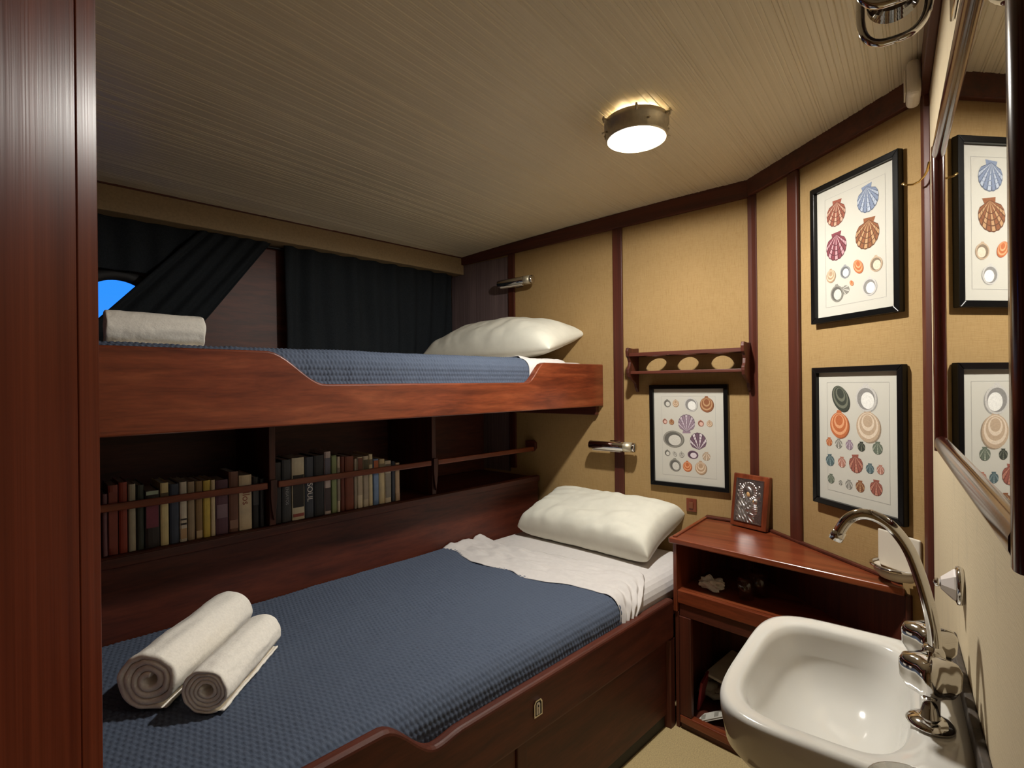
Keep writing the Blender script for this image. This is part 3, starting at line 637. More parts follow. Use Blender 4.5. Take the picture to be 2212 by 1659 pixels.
MB().prism([cfp(CL - 0.012, 0.0), cfp(CL, 0.002), cfp(CL + 0.002, 0.02), cfp(CL - 0.012, 0.03)], 0.40, 0.6355).build('end_post', 'dwood_z', cab, bevel=0.004)
MB().tube([tuple(cfp(0.36 + 0.028 * k, -0.012)) + (0.487 - 0.00 + 0.03 * math.sin(PI * k / 10) * 0.5,) for k in range(11)], 0.007, 10).build('curved_grab_rail', 'dwood_y', cab, True)
# ------------------------------------------------------------ icon on the cabinet
def icon():
    b = Vector((2.004, 0.562)); e = Vector((1.962, 0.432)); ex = (e - b).normalized(); W = 0.138; H = 0.192
    back = Vector((-ex.y, ex.x)); 
    tilt = math.radians(9); ez = Vector((back.x * math.sin(tilt), back.y * math.sin(tilt), math.cos(tilt))); ex3 = Vector((ex.x, ex.y, 0)); nrm = ex3.cross(ez)
    if nrm.x > 0: nrm = -nrm
    M = frame_M((b.x, b.y, 0.6595), ex3, ez, nrm)      # x across, y up, z towards the room
    t = thing('icon_panel', (1.99, 0.50, 0.656), 'wooden devotional icon with embossed silver relief on the corner cabinet', 'icon')
    MB().box(0, W, 0, H, -0.020, 0, M).build('wooden_block', 'wood_z', t, bevel=0.003)
    s0, s1, z0, z1 = 0.018, W - 0.020, 0.022, H - 0.020
    fr = MB()
    for a in ((s0 - 0.003, s1 + 0.003, z0 - 0.003, z0), (s0 - 0.003, s1 + 0.003, z1, z1 + 0.003), (s0 - 0.003, s0, z0, z1), (s1, s1 + 0.003, z0, z1)): fr.box(a[0], a[1], a[2], a[3], 0.0005, 0.004, M)
    fr.build('silver_border', 'silver', t)
    MB().box(s0, s1, z0, z1, 0.0004, 0.0016, M).build('silver_plate', 'tarnish', t)
    def blob(parts, name, mat):
        mb = MB()
        for (cx, cy, rx, ry, h, an) in parts:
            R = M @ Matrix.Translation((cx, cy, 0.0012)) @ Matrix.Rotation(an, 4, 'Z') @ Matrix.Diagonal((rx, ry, h, 1))
            mb.lathe([(1, 0), (0.92, 0.38), (0.71, 0.71), (0.38, 0.92), (0.0001, 1)], 20, R)
        return mb.build(name, mat, t, True)
    cx = 0.064; nx, ny = 72, 100; rows = []
    def bump(x, y, px, py, rx, ry, an=0.0):
        dx, dy = x - px, y - py; c, s_ = math.cos(an), math.sin(an); u = (dx * c + dy * s_) / rx; w = (-dx * s_ + dy * c) / ry
        return max(0.0, 1 - u * u - w * w) ** 0.5
    for j in range(ny + 1):
        y = z0 + (z1 - z0) * j / ny; row = []
        for i in range(nx + 1):
            x = s0 + (s1 - s0) * i / nx
            h = 0.0008 * noise.noise(Vector((x * 260, y * 260, 1))) + 0.0010
            rh = math.hypot(x - cx, (y - 0.128) * 0.95); an = math.atan2(y - 0.128, x - cx)
            if 0.021 < rh < 0.034: h += 0.0022 + 0.0011 * math.cos(an * 22)
            h = max(h, 0.0055 * bump(x, y, cx - 0.001, 0.126, 0.017, 0.024, 0.28))                    # hood
            sh = 0.036 - 0.10 * max(0, y - 0.075)                                                     # cloak
            if y < 0.108 and abs(x - cx + 0.004) < sh:
                h = max(h, 0.0040 * (1 - (abs(x - cx + 0.004) / sh) ** 4) + 0.0013 * math.sin((x * 0.9 + y * 0.55) * 520 + 2 * noise.noise(Vector((x * 60, y * 60, 0)))))
            h = max(h, 0.0075 * bump(x, y, cx + 0.027, 0.098, 0.0095, 0.0115), 0.0070 * bump(x, y, cx + 0.026, 0.073, 0.0135, 0.021, 0.25) + 0.0008 * math.sin(y * 900))
            h = max(h, 0.0060 * bump(x, y, cx + 0.004, 0.066, 0.017, 0.006, 0.35), 0.0055 * bump(x, y, cx + 0.014, 0.050, 0.018, 0.007, -0.1))
            for (ox, oy) in ((0.029, 0.150), (0.103, 0.150)): h = max(h, 0.0032 * bump(x, y, ox, oy, 0.0055, 0.0055))
            for (ox, oy, oa) in ((0.028, 0.120, 0.4), (0.104, 0.120, -0.4)): h = max(h, 0.0036 * bump(x, y, ox, oy, 0.008, 0.014, oa) + 0.0007 * math.sin(x * 1500))
            row.append(M @ Vector((x, y, 0.0012 + max(0.0, h))))
        rows.append(row)
    MB().grid(rows).build('embossed_relief', 'silver', t, True, recalc=False)
    blob([(cx + 0.002, 0.121, 0.0085, 0.0125, 0.0075, 0.3)], 'face', 'skin')
    blob([(cx + 0.0255, 0.0985, 0.0052, 0.0068, 0.0088, 0)], 'small_face', 'skin')
icon()
# ------------------------------------------------------------ things inside the corner cabinet
def crumple(name, c, r, mat, label, cat, seed, sq=(1, 1, .6)):
    mb = MB(); rows = []
    for i in range(15):
        th = PI * i / 14; row = []
        for k in range(22):
            a = 2 * PI * k / 22; d = Vector((math.sin(th) * math.cos(a), math.sin(th) * math.sin(a), math.cos(th)))
            q = r * (0.8 + 0.55 * noise.noise(d * 2.1 + Vector((seed, 0, 0)))); p = Vector((d.x * q * sq[0], d.y * q * sq[1], d.z * q * sq[2])); row.append(Vector(c) + Vector((p.x, p.y, max(p.z, -r * sq[2] * .7))) + Vector((0, 0, r * sq[2] * .7)))
        rows.append(row)
    return tag(mb.grid(rows, None, True).build(name, mat, None, False, weld=True), label, cat)
crumple('crumpled_tissue', (1.80, 0.565, 0.478), 0.036, 'paper', 'crumpled white tissue in the upper cabinet shelf', 'tissue', 1.3, (0.8, 1.3, .8))
def tumbler(name, c, r, h, label):
    prof = [(0.0001, 0), (r * .8, 0), (r, h), (r - 0.002, h), (r * .8 - 0.002, 0.004), (0.0001, 0.004)]
    return tag(MB().lathe(prof, 36, Matrix.Translation(c)).build(name, 'glass', None, True), label, 'glass')
tumbler('drinking_glass', (1.80, 0.455, 0.4775), 0.030, 0.072, 'clear drinking glass in the upper cabinet shelf')
tumbler('drinking_glass', (1.845, 0.425, 0.4775), 0.030, 0.080, 'second clear glass behind the front one in the cabinet')
def sheet_pile():
    M = Matrix.Translation((1.785, 0.555, 0.055)) @ Matrix.Rotation(math.radians(15), 4, 'Z') @ Matrix.Rotation(math.radians(-24), 4, 'X') @ Matrix.Rotation(math.radians(10), 4, 'Y')
    t = thing('leaflet', (1.785, 0.555, 0.042), 'white printed leaflet propped at the front of the lower cabinet', 'leaflet')
    MB().box(-0.03, 0.03, -0.085, 0.085, 0.0, 0.0015, M).build('page', 'paper', t)
    MB().box(-0.028, 0.031, -0.083, 0.086, 0.0045, 0.006, M @ Matrix.Rotation(0.06, 4, 'Z')).build('page', 'paper', t)
    for k in range(3): MB().box(-0.02, 0.018, -0.06 + 0.045 * k, -0.045 + 0.045 * k, 0.0061, 0.0064, M @ Matrix.Rotation(0.06, 4, 'Z')).build('printed_block', 'greycloth', t)
    rows = []
    for i in range(25):
        row = []
        for j in range(25):
            u, v = i / 24 - .5, j / 24 - .5; q = Vector((1.925 + 0.16 * u * .9 + 0.05 * v, 0.515 + 0.22 * v - 0.03 * u, 0.06 + 0.03 * abs(noise.noise(Vector((u * 4, v * 4, 1)))) + 0.05 * (u + .5))); row.append(q)
        rows.append(row)
    o = MB().grid(rows).build('folded_cloth', 'greycloth', None, True, recalc=False); sd = o.modifiers.new('t', 'SOLIDIFY'); sd.thickness = 0.018; sd.offset = -1
    tag(o, 'folded pale grey cloth in the lower cabinet', 'cloth')
    M = Matrix.Translation((1.93, 0.50, 0.145)) @ Matrix.Rotation(math.radians(-20), 4, 'Z') @ Matrix.Rotation(math.radians(-14), 4, 'Y')
    tag(MB().box(-0.08, 0.08, -0.10, 0.10, 0, 0.012, M).build('paper_stack', 'paper', None, bevel=0.002), 'stack of white papers on top of the grey cloth', 'papers')
    crumple('snack_wrapper', (1.775, 0.47, 0.0405), 0.028, 'lime', 'lime green crumpled wrapper in the lower cabinet', 'wrapper', 4.4, (1, 1.4, .8))
    M = Matrix.Translation((1.85, 0.622, 0.045)) @ Matrix.Rotation(math.radians(4), 4, 'Z') @ Matrix.Rotation(math.radians(8), 4, 'X')
    tag(MB().box(-0.05, 0.04, -0.004, 0.004, 0, 0.10, M).build('folder', 'redplastic', None, bevel=0.001), 'dark red folder leaning inside the lower cabinet', 'folder')
sheet_pile()
# ------------------------------------------------------------ framed shell prints
INKS = {'rb': ((150, 84, 66), (200, 160, 136)), 'bl': ((128, 140, 164), (176, 184, 198)), 'pu': ((128, 62, 72), (196, 150, 156)), 'br': ((140, 88, 56), (186, 146, 106)), 'ta': ((176, 146, 116), (214, 192, 166)),
        'si': ((150, 150, 152), (224, 222, 220)), 'or': ((186, 104, 60), (222, 160, 116)), 'be': ((186, 162, 136), (218, 200, 178)), 'gy': ((140, 136, 126), (206, 202, 192)), 'dk': ((58, 62, 52), (110, 112, 96)),
        'gn': ((104, 112, 96), (150, 156, 138)), 'te': ((82, 102, 106), (130, 148, 148)), 'pk': ((180, 122, 104), (216, 176, 160)), 'rd': ((150, 86, 72), (186, 126, 106)), 'mv': ((150, 128, 142), (196, 180, 190)), 'wh': ((196, 192, 186), (232, 230, 224)), 'vi': ((112, 84, 100), (214, 202, 206))}
class Print:
    def __init__(s): s.v = []; s.f = []; s.c = []
    def poly(s, pts, z, col): k = len(s.v); s.v += [(x, y, z) for x, y in pts]; s.f.append(tuple(range(k, k + len(pts)))); s.c.append(lin(*col))
    def ell(s, cx, cy, rx, ry, z, col, an=0, n=28):
        ca, sa = math.cos(an), math.sin(an)
        s.poly([(cx + rx * math.cos(2 * PI * k / n) * ca - ry * math.sin(2 * PI * k / n) * sa, cy + rx * math.cos(2 * PI * k / n) * sa + ry * math.sin(2 * PI * k / n) * ca) for k in range(n)], z, col)
    def fan(s, cx, cy, r, ink, an=0.0, ears=True, ribs=11, spread=2.35, flip=1):
        a, b = INKS[ink]; dark = tuple(int(c * 0.72) for c in a)
        T = lambda x, y: (cx + (x * math.cos(an) - y * math.sin(an)), cy + (x * math.sin(an) + y * math.cos(an)) * flip)
        A0 = 2.25 * min(1.0, spread / 2.35); hy = r * 0.98
        if ears: s.poly([T(-r * .46, r * 1.10), T(-r * .36, r * .66), T(r * .36, r * .66), T(r * .50, r * 1.14)], 0.00005, a)
        C = lambda ph, k: (r * k * .94 * math.sin(ph), hy - (hy + r * k * math.cos(ph)))
        def rad(ph, j): x, y = C(ph, 1.0); return (x * j, hy + (y - hy) * j)
        n = 48; out = [T(*rad(-A0 + 2 * A0 * k / n, 1.02 + 0.012 * math.cos(k * PI / 2))) for k in range(n + 1)]
        s.poly([T(0, hy)] + out, 0.00010, dark)
        for k in range(ribs):
            t0 = -A0 * .97 + 2 * A0 * .97 * (k + .16) / ribs; t1 = -A0 * .97 + 2 * A0 * .97 * (k + .88) / ribs
            s.poly([T(0, hy * .96)] + [T(*rad(t, 0.985)) for t in (t0, (t0 + t1) / 2, t1)], 0.00016, b if k % 2 else a)
        for j in (0.45, 0.66, 0.84):
            ph = [-A0 * .8 + A0 * 1.6 * k / 16 for k in range(17)]
            s.poly([T(*rad(t, j)) for t in ph] + [T(*rad(t, j - .035)) for t in ph[::-1]], 0.0002, dark if ink in ('pu', 'br', 'rb') else a)
    def oval(s, cx, cy, rx, ry, ink, an=0.0, inner=False, beak=True):
        a, b = INKS[ink]; dark = tuple(int(c * 0.70) for c in a)
        s.ell(cx + rx * .10, cy - ry * .06, rx, ry, 0.00005, tuple(int(c * .8) for c in a), an)
        s.ell(cx, cy, rx, ry, 0.0001, a, an)
        if beak: s.poly([(cx - rx * .42, cy + ry * .74), (cx + rx * .40, cy + ry * .78), (cx + rx * .18, cy + ry * 1.16), (cx - rx * .2, cy + ry * 1.16)], 0.00008, a)
        if inner:
            s.ell(cx, cy - ry * .02, rx * .84, ry * .84, 0.00015, dark, an); s.ell(cx + rx * .16, cy - ry * .14, rx * .62, ry * .64, 0.0002, b, an)
        else:
            for j, cc in ((.86, b), (.72, a), (.54, b), (.40, a)): s.ell(cx, cy + ry * (1 - j) * .62, rx * j, ry * j, 0.00012 + (1 - j) * .0002, cc, an)
    def build(s, name, M, parent):
        me = bpy.data.meshes.new(name); o0 = wloc(parent); me.from_pydata([tuple((M @ Vector(p)) - o0) for p in s.v], [], s.f)
        at = me.color_attributes.new('ink', 'FLOAT_COLOR', 'CORNER'); k = 0
        for p, c in zip(me.polygons, s.c):
            for li in p.loop_indices: at.data[li].color = c
        me.materials.append(MAT['ink']); o = bpy.data.objects.new(name, me); COL.objects.link(o); o.parent = parent; return o
def picture(label, M, W, H, shells, bar=0.017, dep=0.02, group='framed shell prints'):
    # M: x right, y up, z out of the wall; origin at the frame's lower left corner on the wall
    base = M @ Vector((W / 2, 0, 0)); t = thing('framed_print', base, label, 'picture', group)
    for nm, q in (('bottom', [(0, 0), (W, 0), (W - bar, bar), (bar, bar)]), ('top', [(0, H), (bar, H - bar), (W - bar, H - bar), (W, H)]), ('left', [(0, 0), (bar, bar), (bar, H - bar), (0, H)]), ('right', [(W, 0), (W, H), (W - bar, H - bar), (W - bar, bar)])):
        MB().prism(q, 0.0015, dep, M).build('frame_bar', 'black', t, bevel=0.002)
    MB().box(bar, W - bar, bar, H - bar, 0.003, 0.0075, M).build('mount', 'mat_board', t)
    mw, mh = W - 2 * bar, H - 2 * bar; pr = Print()
    lx, ly = mw * .115, mh * .075; k = 0.0006; gc = (150, 148, 146)
    for (a, b, c, d) in ((lx, mw - lx, ly, ly + k), (lx, mw - lx, mh - ly - k, mh - ly), (lx, lx + k, ly, mh - ly), (mw - lx - k, mw - lx, ly, mh - ly)): pr.poly([(a, c), (b, c), (b, d), (a, d)], 0.00005, gc)
    for sh in shells:
        kind, u, v, sz, ink = sh[:5]; x = u * mw; y = (1 - v) * mh; r = sz * mw
        if kind == 'F': pr.fan(x, y, r, ink, sh[5] if len(sh) > 5 else 0)
        elif kind == 'f': pr.fan(x, y, r, ink, sh[5] if len(sh) > 5 else 0, True, 7)
        elif kind == 'U': pr.fan(x, y, r, ink, PI + (sh[5] if len(sh) > 5 else 0), False, 9)
        elif kind == 'o': pr.oval(x, y, r, r * 1.12, ink)
        elif kind == 'O': pr.oval(x, y, r * 1.25, r, ink, 0, True, False)
        elif kind == 'i': pr.oval(x, y, r, r * 1.08, ink, 0.2, True)
        elif kind == 'm': pr.oval(x, y, r * .9, r * 1.3, ink, 0.5, False, False)
    pr.build('printed_shells', M @ Matrix.Translation((bar, bar, 0.0078)), t)
    return t
SB = [('F', .27, .215, .135, 'rb', -.1), ('F', .68, .20, .135, 'bl', .1), ('F', .27, .47, .145, 'pu', 0), ('F', .67, .45, .15, 'br', -.15), ('o', .19, .685, .065, 'ta'), ('i', .385, .68, .065, 'si'), ('m', .555, .665, .062, 'or'), ('i', .77, .68, .072, 'be'), ('m', .47, .775, .025, 'or'), ('i', .27, .83, .085, 'gy'), ('f', .39, .815, .05, 'gy', 1.2), ('i', .69, .83, .085, 'wh')]
SC = [('m', .30, .20, .115, 'dk'), ('i', .62, .195, .125, 'wh'), ('o', .28, .405, .125, 'or'), ('o', .64, .40, .14, 'be'), ('f', .14, .545, .045, 'or'), ('f', .27, .55, .05, 'gy'), ('f', .41, .55, .05, 'mv'), ('f', .56, .55, .048, 'dk'), ('f', .75, .545, .06, 'gn'), ('f', .15, .69, .062, 'te', .1), ('f', .31, .69, .055, 'pk'), ('f', .49, .685, .09, 'rd', .1), ('f', .66, .70, .05, 'te'), ('f', .78, .695, .045, 'pk'), ('f', .16, .835, .05, 'gn'), ('f', .29, .85, .027, 'gy'), ('f', .40, .85, .048, 'gy'), ('f', .54, .845, .058, 'br'), ('f', .73, .83, .075, 'rd')]
SA = [('i', .20, .155, .05, 'gy'), ('o', .325, .155, .046, 'ta'), ('i', .545, .165, .092, 'wh'), ('o', .765, .165, .092, 'br'), ('i', .16, .35, .034, 'pk'), ('o', .26, .355, .036, 'br'), ('F', .48, .365, .125, 'mv', PI), ('i', .68, .36, .04, 'pk'), ('o', .80, .36, .04, 'ta'), ('O', .28, .535, .12, 'gy'), ('U', .64, .55, .12, 'vi', 0.1), ('i', .19, .69, .04, 'gy'), ('m', .30, .695, .03, 'gy'), ('o', .40, .70, .036, 'gy'), ('O', .56, .69, .058, 'vi'), ('f', .75, .70, .058, 'be'), ('i', .30, .815, .082, 'gy'), ('o', .48, .82, .064, 'or'), ('o', .67, .825, .08, 'ta')]
MA = frame_M((XE - 0.001, 0.897, 0.762), (0, -1, 0), (0, 0, 1), (-1, 0, 0)) @ Matrix.Translation((0.16, 0.2, 0)) @ Matrix.Rotation(math.radians(0.4), 4, 'Z') @ Matrix.Translation((-0.16, -0.2, 0))
picture('framed shell print with purple fan shells below the glass rack', MA, 0.318, 0.418, SA)
picture('framed print of four big scallops above a dozen shells, upper of two', frame_M(Wp(0.318, 0.001, 1.367), -WD, (0, 0, 1), WN), 0.300, 0.422, SB)
picture('framed print of small shells in rows, lower of two by the tap', frame_M(Wp(0.318, 0.001, 0.811), -WD, (0, 0, 1), WN), 0.306, 0.420, SC)
# ------------------------------------------------------------ glass rack
rk = thing('glass_rack', (XE - 0.05, 0.72, 1.24), 'small mahogany wall rack with three round tumbler holes', 'rack')
def hole_plate(x0, x1, y0, y1, z, th, holes, r):
    # plate split in cells around each hole
    mb = MB(); n = len(holes); edges = [y0] + [(holes[i] + holes[i + 1]) / 2 for i in range(n - 1)] + [y1]
    for i, hy in enumerate(holes):
        ya, yb = edges[i], edges[i + 1]; cx = (x0 + x1) / 2
        angs = sorted(set([2 * PI * k / 32 for k in range(32)] + [math.atan2(b - hy, a - cx) % (2 * PI) for a in (x0, x1) for b in (ya, yb)]))
        def rp(a):
            c, s_ = math.cos(a), math.sin(a); t = 1e9
            if c > 1e-9: t = min(t, (x1 - cx) / c)
            if c < -1e-9: t = min(t, (x0 - cx) / c)
            if s_ > 1e-9: t = min(t, (yb - hy) / s_)
            if s_ < -1e-9: t = min(t, (ya - hy) / s_)
            return (cx + t * c, hy + t * s_)
        R = []
        for (zz, o_) in ((z, 1), (z + th, 1), (z + th, 0), (z, 0), (z, 1)): R.append([((rp(a) if o_ else (cx + r * math.cos(a), hy + r * math.sin(a))) + (zz,)) for a in angs])
        mb.grid(R, None, True)
    return mb
hole_plate(XE - 0.098, XE - 0.002, 0.510, 0.950, 1.300, 0.014, [0.605, 0.730, 0.855], 0.040).build('holed_shelf', 'dwood_y', rk)
MB().box(XE - 0.088, XE - 0.002, 0.510, 0.950, 1.226, 1.238).build('lower_shelf', 'dwood_y', rk, bevel=0.002)
brk = [(0, 1.15), (0.006, 1.15), (0.022, 1.168), (0.028, 1.185), (0.046, 1.196), (0.074, 1.204), (0.094, 1.216), (0.100, 1.232), (0.100, 1.246), (0.088, 1.258), (0.084, 1.276), (0.092, 1.292), (0.104, 1.300), (0.108, 1.322), (0.100, 1.336), (0.05, 1.334), (0, 1.338)]
for yv in (0.9505, 0.4975): MB().prism(brk, 0, 0.012, frame_M((XE - 0.001, yv, 0), (-1, 0, 0), (0, 0, 1), (0, 1, 0))).build('end_bracket', 'dwood_z', rk, bevel=0.002)
# ------------------------------------------------------------ reading lights
def read_light(label, ya, yb, z, xo, roll):
    t = thing('reading_light', (XE, (ya + yb) / 2, z), label, 'reading lamp', 'chrome tube reading lights'); R = 0.0205; x = XE - xo
    My = frame_M((x, ya, z), (1, 0, 0), (0, 0, 1), (0, -1, 0)); Lg = ya - yb
    MB().lathe([(0.0001, 0), (R * .8, 0.0), (R, 0.004), (R, Lg * .76), (R * .96, Lg * .76 + 0.001), (0.0001, Lg * .76 + 0.001)], 32, My).build('lamp_tube', 'chrome', t, True)
    MB().lathe([(R * 1.02, Lg * .762), (R * 1.05, Lg * .77), (R * 1.05, Lg * .92), (R * .5, Lg * .92)], 32, My).build('collar', 'steel', t, True)
    MB().lathe([(R * .5, Lg * .921), (R * .72, Lg * .94), (R * 1.0, Lg * .95), (R * 1.0, Lg * .985), (R * .7, Lg), (0.0001, Lg)], 28, My, lobes=10, amp=0.03).build('switch_knob', 'chrome', t, True)
    MB().box(x - R * .5, x + R * .5, ya - Lg * .70, ya - Lg * .08, z - R - 0.002, z - R * .86).build('light_slot', 'plastic', t)
    MB().box(x, XE - 0.012, ya - Lg * .52, ya - Lg * .42, z - 0.008, z + 0.008).build('bracket_arm', 'chrome', t, bevel=0.002)
    MB().box(XE - 0.0125, XE - 0.0121, ya - Lg * .58, ya - Lg * .36, z - 0.02, z + 0.02).build('wall_plate', 'chrome', t)
read_light('chrome tube reading light below the upper bunk', 1.166, 0.945, 0.915, 0.055, 0)
read_light('chrome tube reading light above the upper pillow', 1.690, 1.470, 1.700, 0.055, 0)
# switch
sw = thing('wall_switch', (XE, 0.728, 0.665), 'small brown wall switch above the corner cabinet', 'switch')
MB().box(XE - 0.009, XE - 0.001, 0.708, 0.749, 0.667, 0.720).build('plate', 'wood_z', sw, bevel=0.002)
MB().box(XE - 0.013, XE - 0.0095, 0.720, 0.737, 0.680, 0.707).build('rocker', plain('brown_switch_rocker', lin(120, 70, 44), 0.35), sw, bevel=0.003)
# ------------------------------------------------------------ ceiling lamp
LX, LYY, ZB, LR = 1.353, 0.620, 1.872, 0.079
cl = thing('ceiling_lamp', (LX, LYY, ZB), 'round nickel ceiling lamp with lit frosted glass', 'ceiling lamp'); T0 = Matrix.Translation((LX, LYY, 0))
ZT = ceil_z(LYY)
MB().lathe([(LR + 0.004, ZB), (LR + 0.0055, ZB + 0.004), (LR + 0.004, ZB + 0.034), (LR + 0.010, ZB + 0.038), (LR + 0.010, ZB + 0.052), (LR + 0.004, ZB + 0.056), (LR - 0.004, ZB + 0.056), (LR - 0.002, ZB + 0.03), (LR, ZB)], 64, T0, closed=True).build('body_ring', 'steel', cl, True)
MB().lathe([(0.0001, ZB + 0.0088), (0.042, ZB + 0.0088), (LR - 0.004, ZB + 0.011), (LR - 0.006, ZB + 0.024), (0.0001, ZB + 0.026)], 48, T0).build('reflector', 'steel', cl, True)
MB().lathe([(0.046, ZB + 0.0360), (0.058, ZB + 0.0360), (0.058, ZB + 0.0385), (0.046, ZB + 0.0385)], 40, T0, closed=True).build('upper_glow', 'upglow', cl)
for k in range(18):
    a0 = 2 * PI * k / 18; wd_ = 2 * PI / 18 * (0.80 + 0.17 * ((k * 7) % 5) / 4)
    arc = [(r * math.cos(a0 + wd_ * j / 5), r * math.sin(a0 + wd_ * j / 5)) for r, js in ((0.0555, range(6)), (LR - 0.0045, range(5, -1, -1))) for j in js]
    MB().prism([(LX + x, LYY + y_) for x, y_ in arc], ZB + 0.053, ZB + 0.0555).build('glow_vane', 'steel', cl)  # unseen vanes, shaped to break the added upper glow into flecks
MB().lathe([(0.0001, ZB + 0.0004), (0.011, ZB + 0.0006), (0.021, ZB + 0.0012), (0.028, ZB + 0.0020), (0.032, ZB + 0.0030), (0.032, ZB + 0.0070), (0.0001, ZB + 0.0072)], 40, T0).build('light_module', 'bulb', cl)
MB().lathe([(0.0001, ZB - 0.0135), (LR * .4, ZB - 0.0122), (LR * .75, ZB - 0.0068), (LR * .93, ZB - 0.0014), (LR - 0.0012, ZB + 0.003), (LR - 0.0035, ZB + 0.003), (LR * .9, ZB - 0.0012), (LR * .74, ZB - 0.0052), (LR * .4, ZB - 0.0104), (0.0001, ZB - 0.0117)], 56, T0).build('glass_lens', 'lens', cl, True)
MB().lathe([(0.0001, ZB + 0.0345), (0.042, ZB + 0.0345), (0.042, ZT - 0.0095), (0.042, ZT - 0.0095), (0.042, ZT - 0.003), (0.0001, ZT - 0.003)], 40, T0).build('ceiling_mount', 'steel', cl, True)
for k, a in enumerate((25, 85, 145, 205, 265, 325)):
    a = math.radians(a); d = Vector((math.cos(a), math.sin(a), 0)); p0 = Vector((LX, LYY, ZB + 0.045)) + d * (LR + 0.008)
    lg = MB().tube([p0, p0 + d * 0.018], 0.0038, 10).build('lug', 'steel', cl, True)
    MB().tube([p0 + d * 0.014 + Vector((0, 0, 0.007)), p0 + d * 0.014 - Vector((0, 0, 0.010))], 0.0032, 8).build('wing_screw', 'steel', lg, True)
for k in range(4):
    a = math.radians(45 + 90 * k); d = Vector((math.cos(a), math.sin(a), 0)); p = Vector((LX, LYY, 0)) + d * (LR + 0.006)
    MB().tube([p + d * 0.0 + Vector((0, 0, ZB + 0.02)), p + d * 0.014 + Vector((0, 0, ZB + 0.014))], 0.003, 8).build('clamp_screw', 'steel', cl, True)
# ------------------------------------------------------------ mirror
mr = thing('wall_mirror', Rp(0.68, 0, 1.065), 'rectangular wall mirror in a rounded dark mahogany frame', 'mirror')
t0, t1, z0, z1 = 0.285, 1.118, 1.048, 1.655
MB().box(t0 + 0.01, t1 - 0.01, 0.0006, 0.0025, z0 + 0.01, z1 - 0.01, rm).build('mirror_glass', 'mirror', mr)
def bar(pa, pb, w=0.030, h=0.013):
    pa = Vector(pa); pb = Vector(pb); d = (pb - pa).normalized(); n = RN; s = d.cross(n).normalized(); mb = MB(); rows = []
    sec = [(-w / 2, 0.0004), (-w / 2, h * .45), (-w * .40, h * .80), (-w * .18, h), (w * .18, h), (w * .40, h * .80), (w / 2, h * .45), (w / 2, 0.0004)]
    for p in (pa, pb): rows.append([p + s * a + n * b for a, b in sec])
    mb.grid(rows, None, True); k = len(sec); mb.f += [tuple(range(k)), tuple(range(2 * k - 1, k - 1, -1))]
    return mb.build('frame_bar', 'gloss_wood', mr, True, weld=True)
for a, b in (((t0 + .015, z0), (t0 + .015, z1)), ((t1 - .015, z0), (t1 - .015, z1))): bar(Rp(a[0], 0, a[1]), Rp(b[0], 0, b[1]))
for zz in (z0 + .015, z1 - .015): bar(Rp(t0 + .031, 0, zz), Rp(t1 - .031, 0, zz))
for o in mr.children:
    if o.name.startswith('frame_bar'):
        md = o.modifiers.new('edge', 'EDGE_SPLIT'); md.split_angle = math.radians(50)
# ------------------------------------------------------------ mirror light and small wall items
ml = thing('mirror_light', Rp(0.65, 0, 1.70), 'chrome oval wall light with dark glass above the mirror', 'wall lamp')
c0 = Rp(0.66, 0.075, 1.765); path = []
for k in range(41):
    a = 2 * PI * k / 40; c, s_ = math.cos(a), math.sin(a)
    path.append(c0 + RN * (0.042 * abs(c) ** .7 * (1 if c > 0 else -1)) + Vector((0, 0, 0.060 * abs(s_) ** .7 * (1 if s_ > 0 else -1))))
MB().tube(path, 0.006, 10, caps=False).build('chrome_loop', 'chrome', ml, True)
MB().tube([p - RD * 0.10 for p in path], 0.006, 10, caps=False).build('chrome_loop', 'chrome', ml, True)
MB().tube([c0 + Vector((0, 0, 0.0)) + RD * 0.005 - RD * 0.11 * k / 20 for k in range(21)], [0.030 + 0.004 * (k % 2) for k in range(21)], 24).build('ribbed_shade', 'smoke_glass', ml, True)
MB().tube([c0 + RN * -0.042, c0 + RN * -0.074], 0.007, 10).build('arm', 'chrome', ml, True)
MB().box(0.60, 0.78, 0.0005, 0.006, 1.735, 1.795, rm).build('wall_plate', 'chrome', ml, bevel=0.002)
db = thing('detector_box', Rp(0.08, 0, 1.855), 'off-white rounded sensor box high in the corner by the mirror', 'sensor box')
MB().box(0.032, 0.115, 0.0185, 0.046, 1.852, 1.938, rm).build('housing', 'plastic', db, bevel=0.012, seg=4)
MB().box(0.045, 0.10, 0.0465, 0.050, 1.868, 1.922, rm).build('cover', 'plastic', db, bevel=0.001)
hk = MB().tube([Rp(0.035, 0.002, 1.715), Rp(0.036, 0.006, 1.695), Rp(0.036, 0.012, 1.682), Rp(0.035, 0.022, 1.672), Rp(0.034, 0.034, 1.668), Rp(0.032, 0.048, 1.671), Rp(0.03, 0.054, 1.677)], [0.003, 0.003, 0.0024, 0.0022, 0.0022, 0.0022, 0.0032], 10).build('brass_hook', 'brass', None, True)
tag(hk, 'small curved brass hook beside the mirror', 'hook')
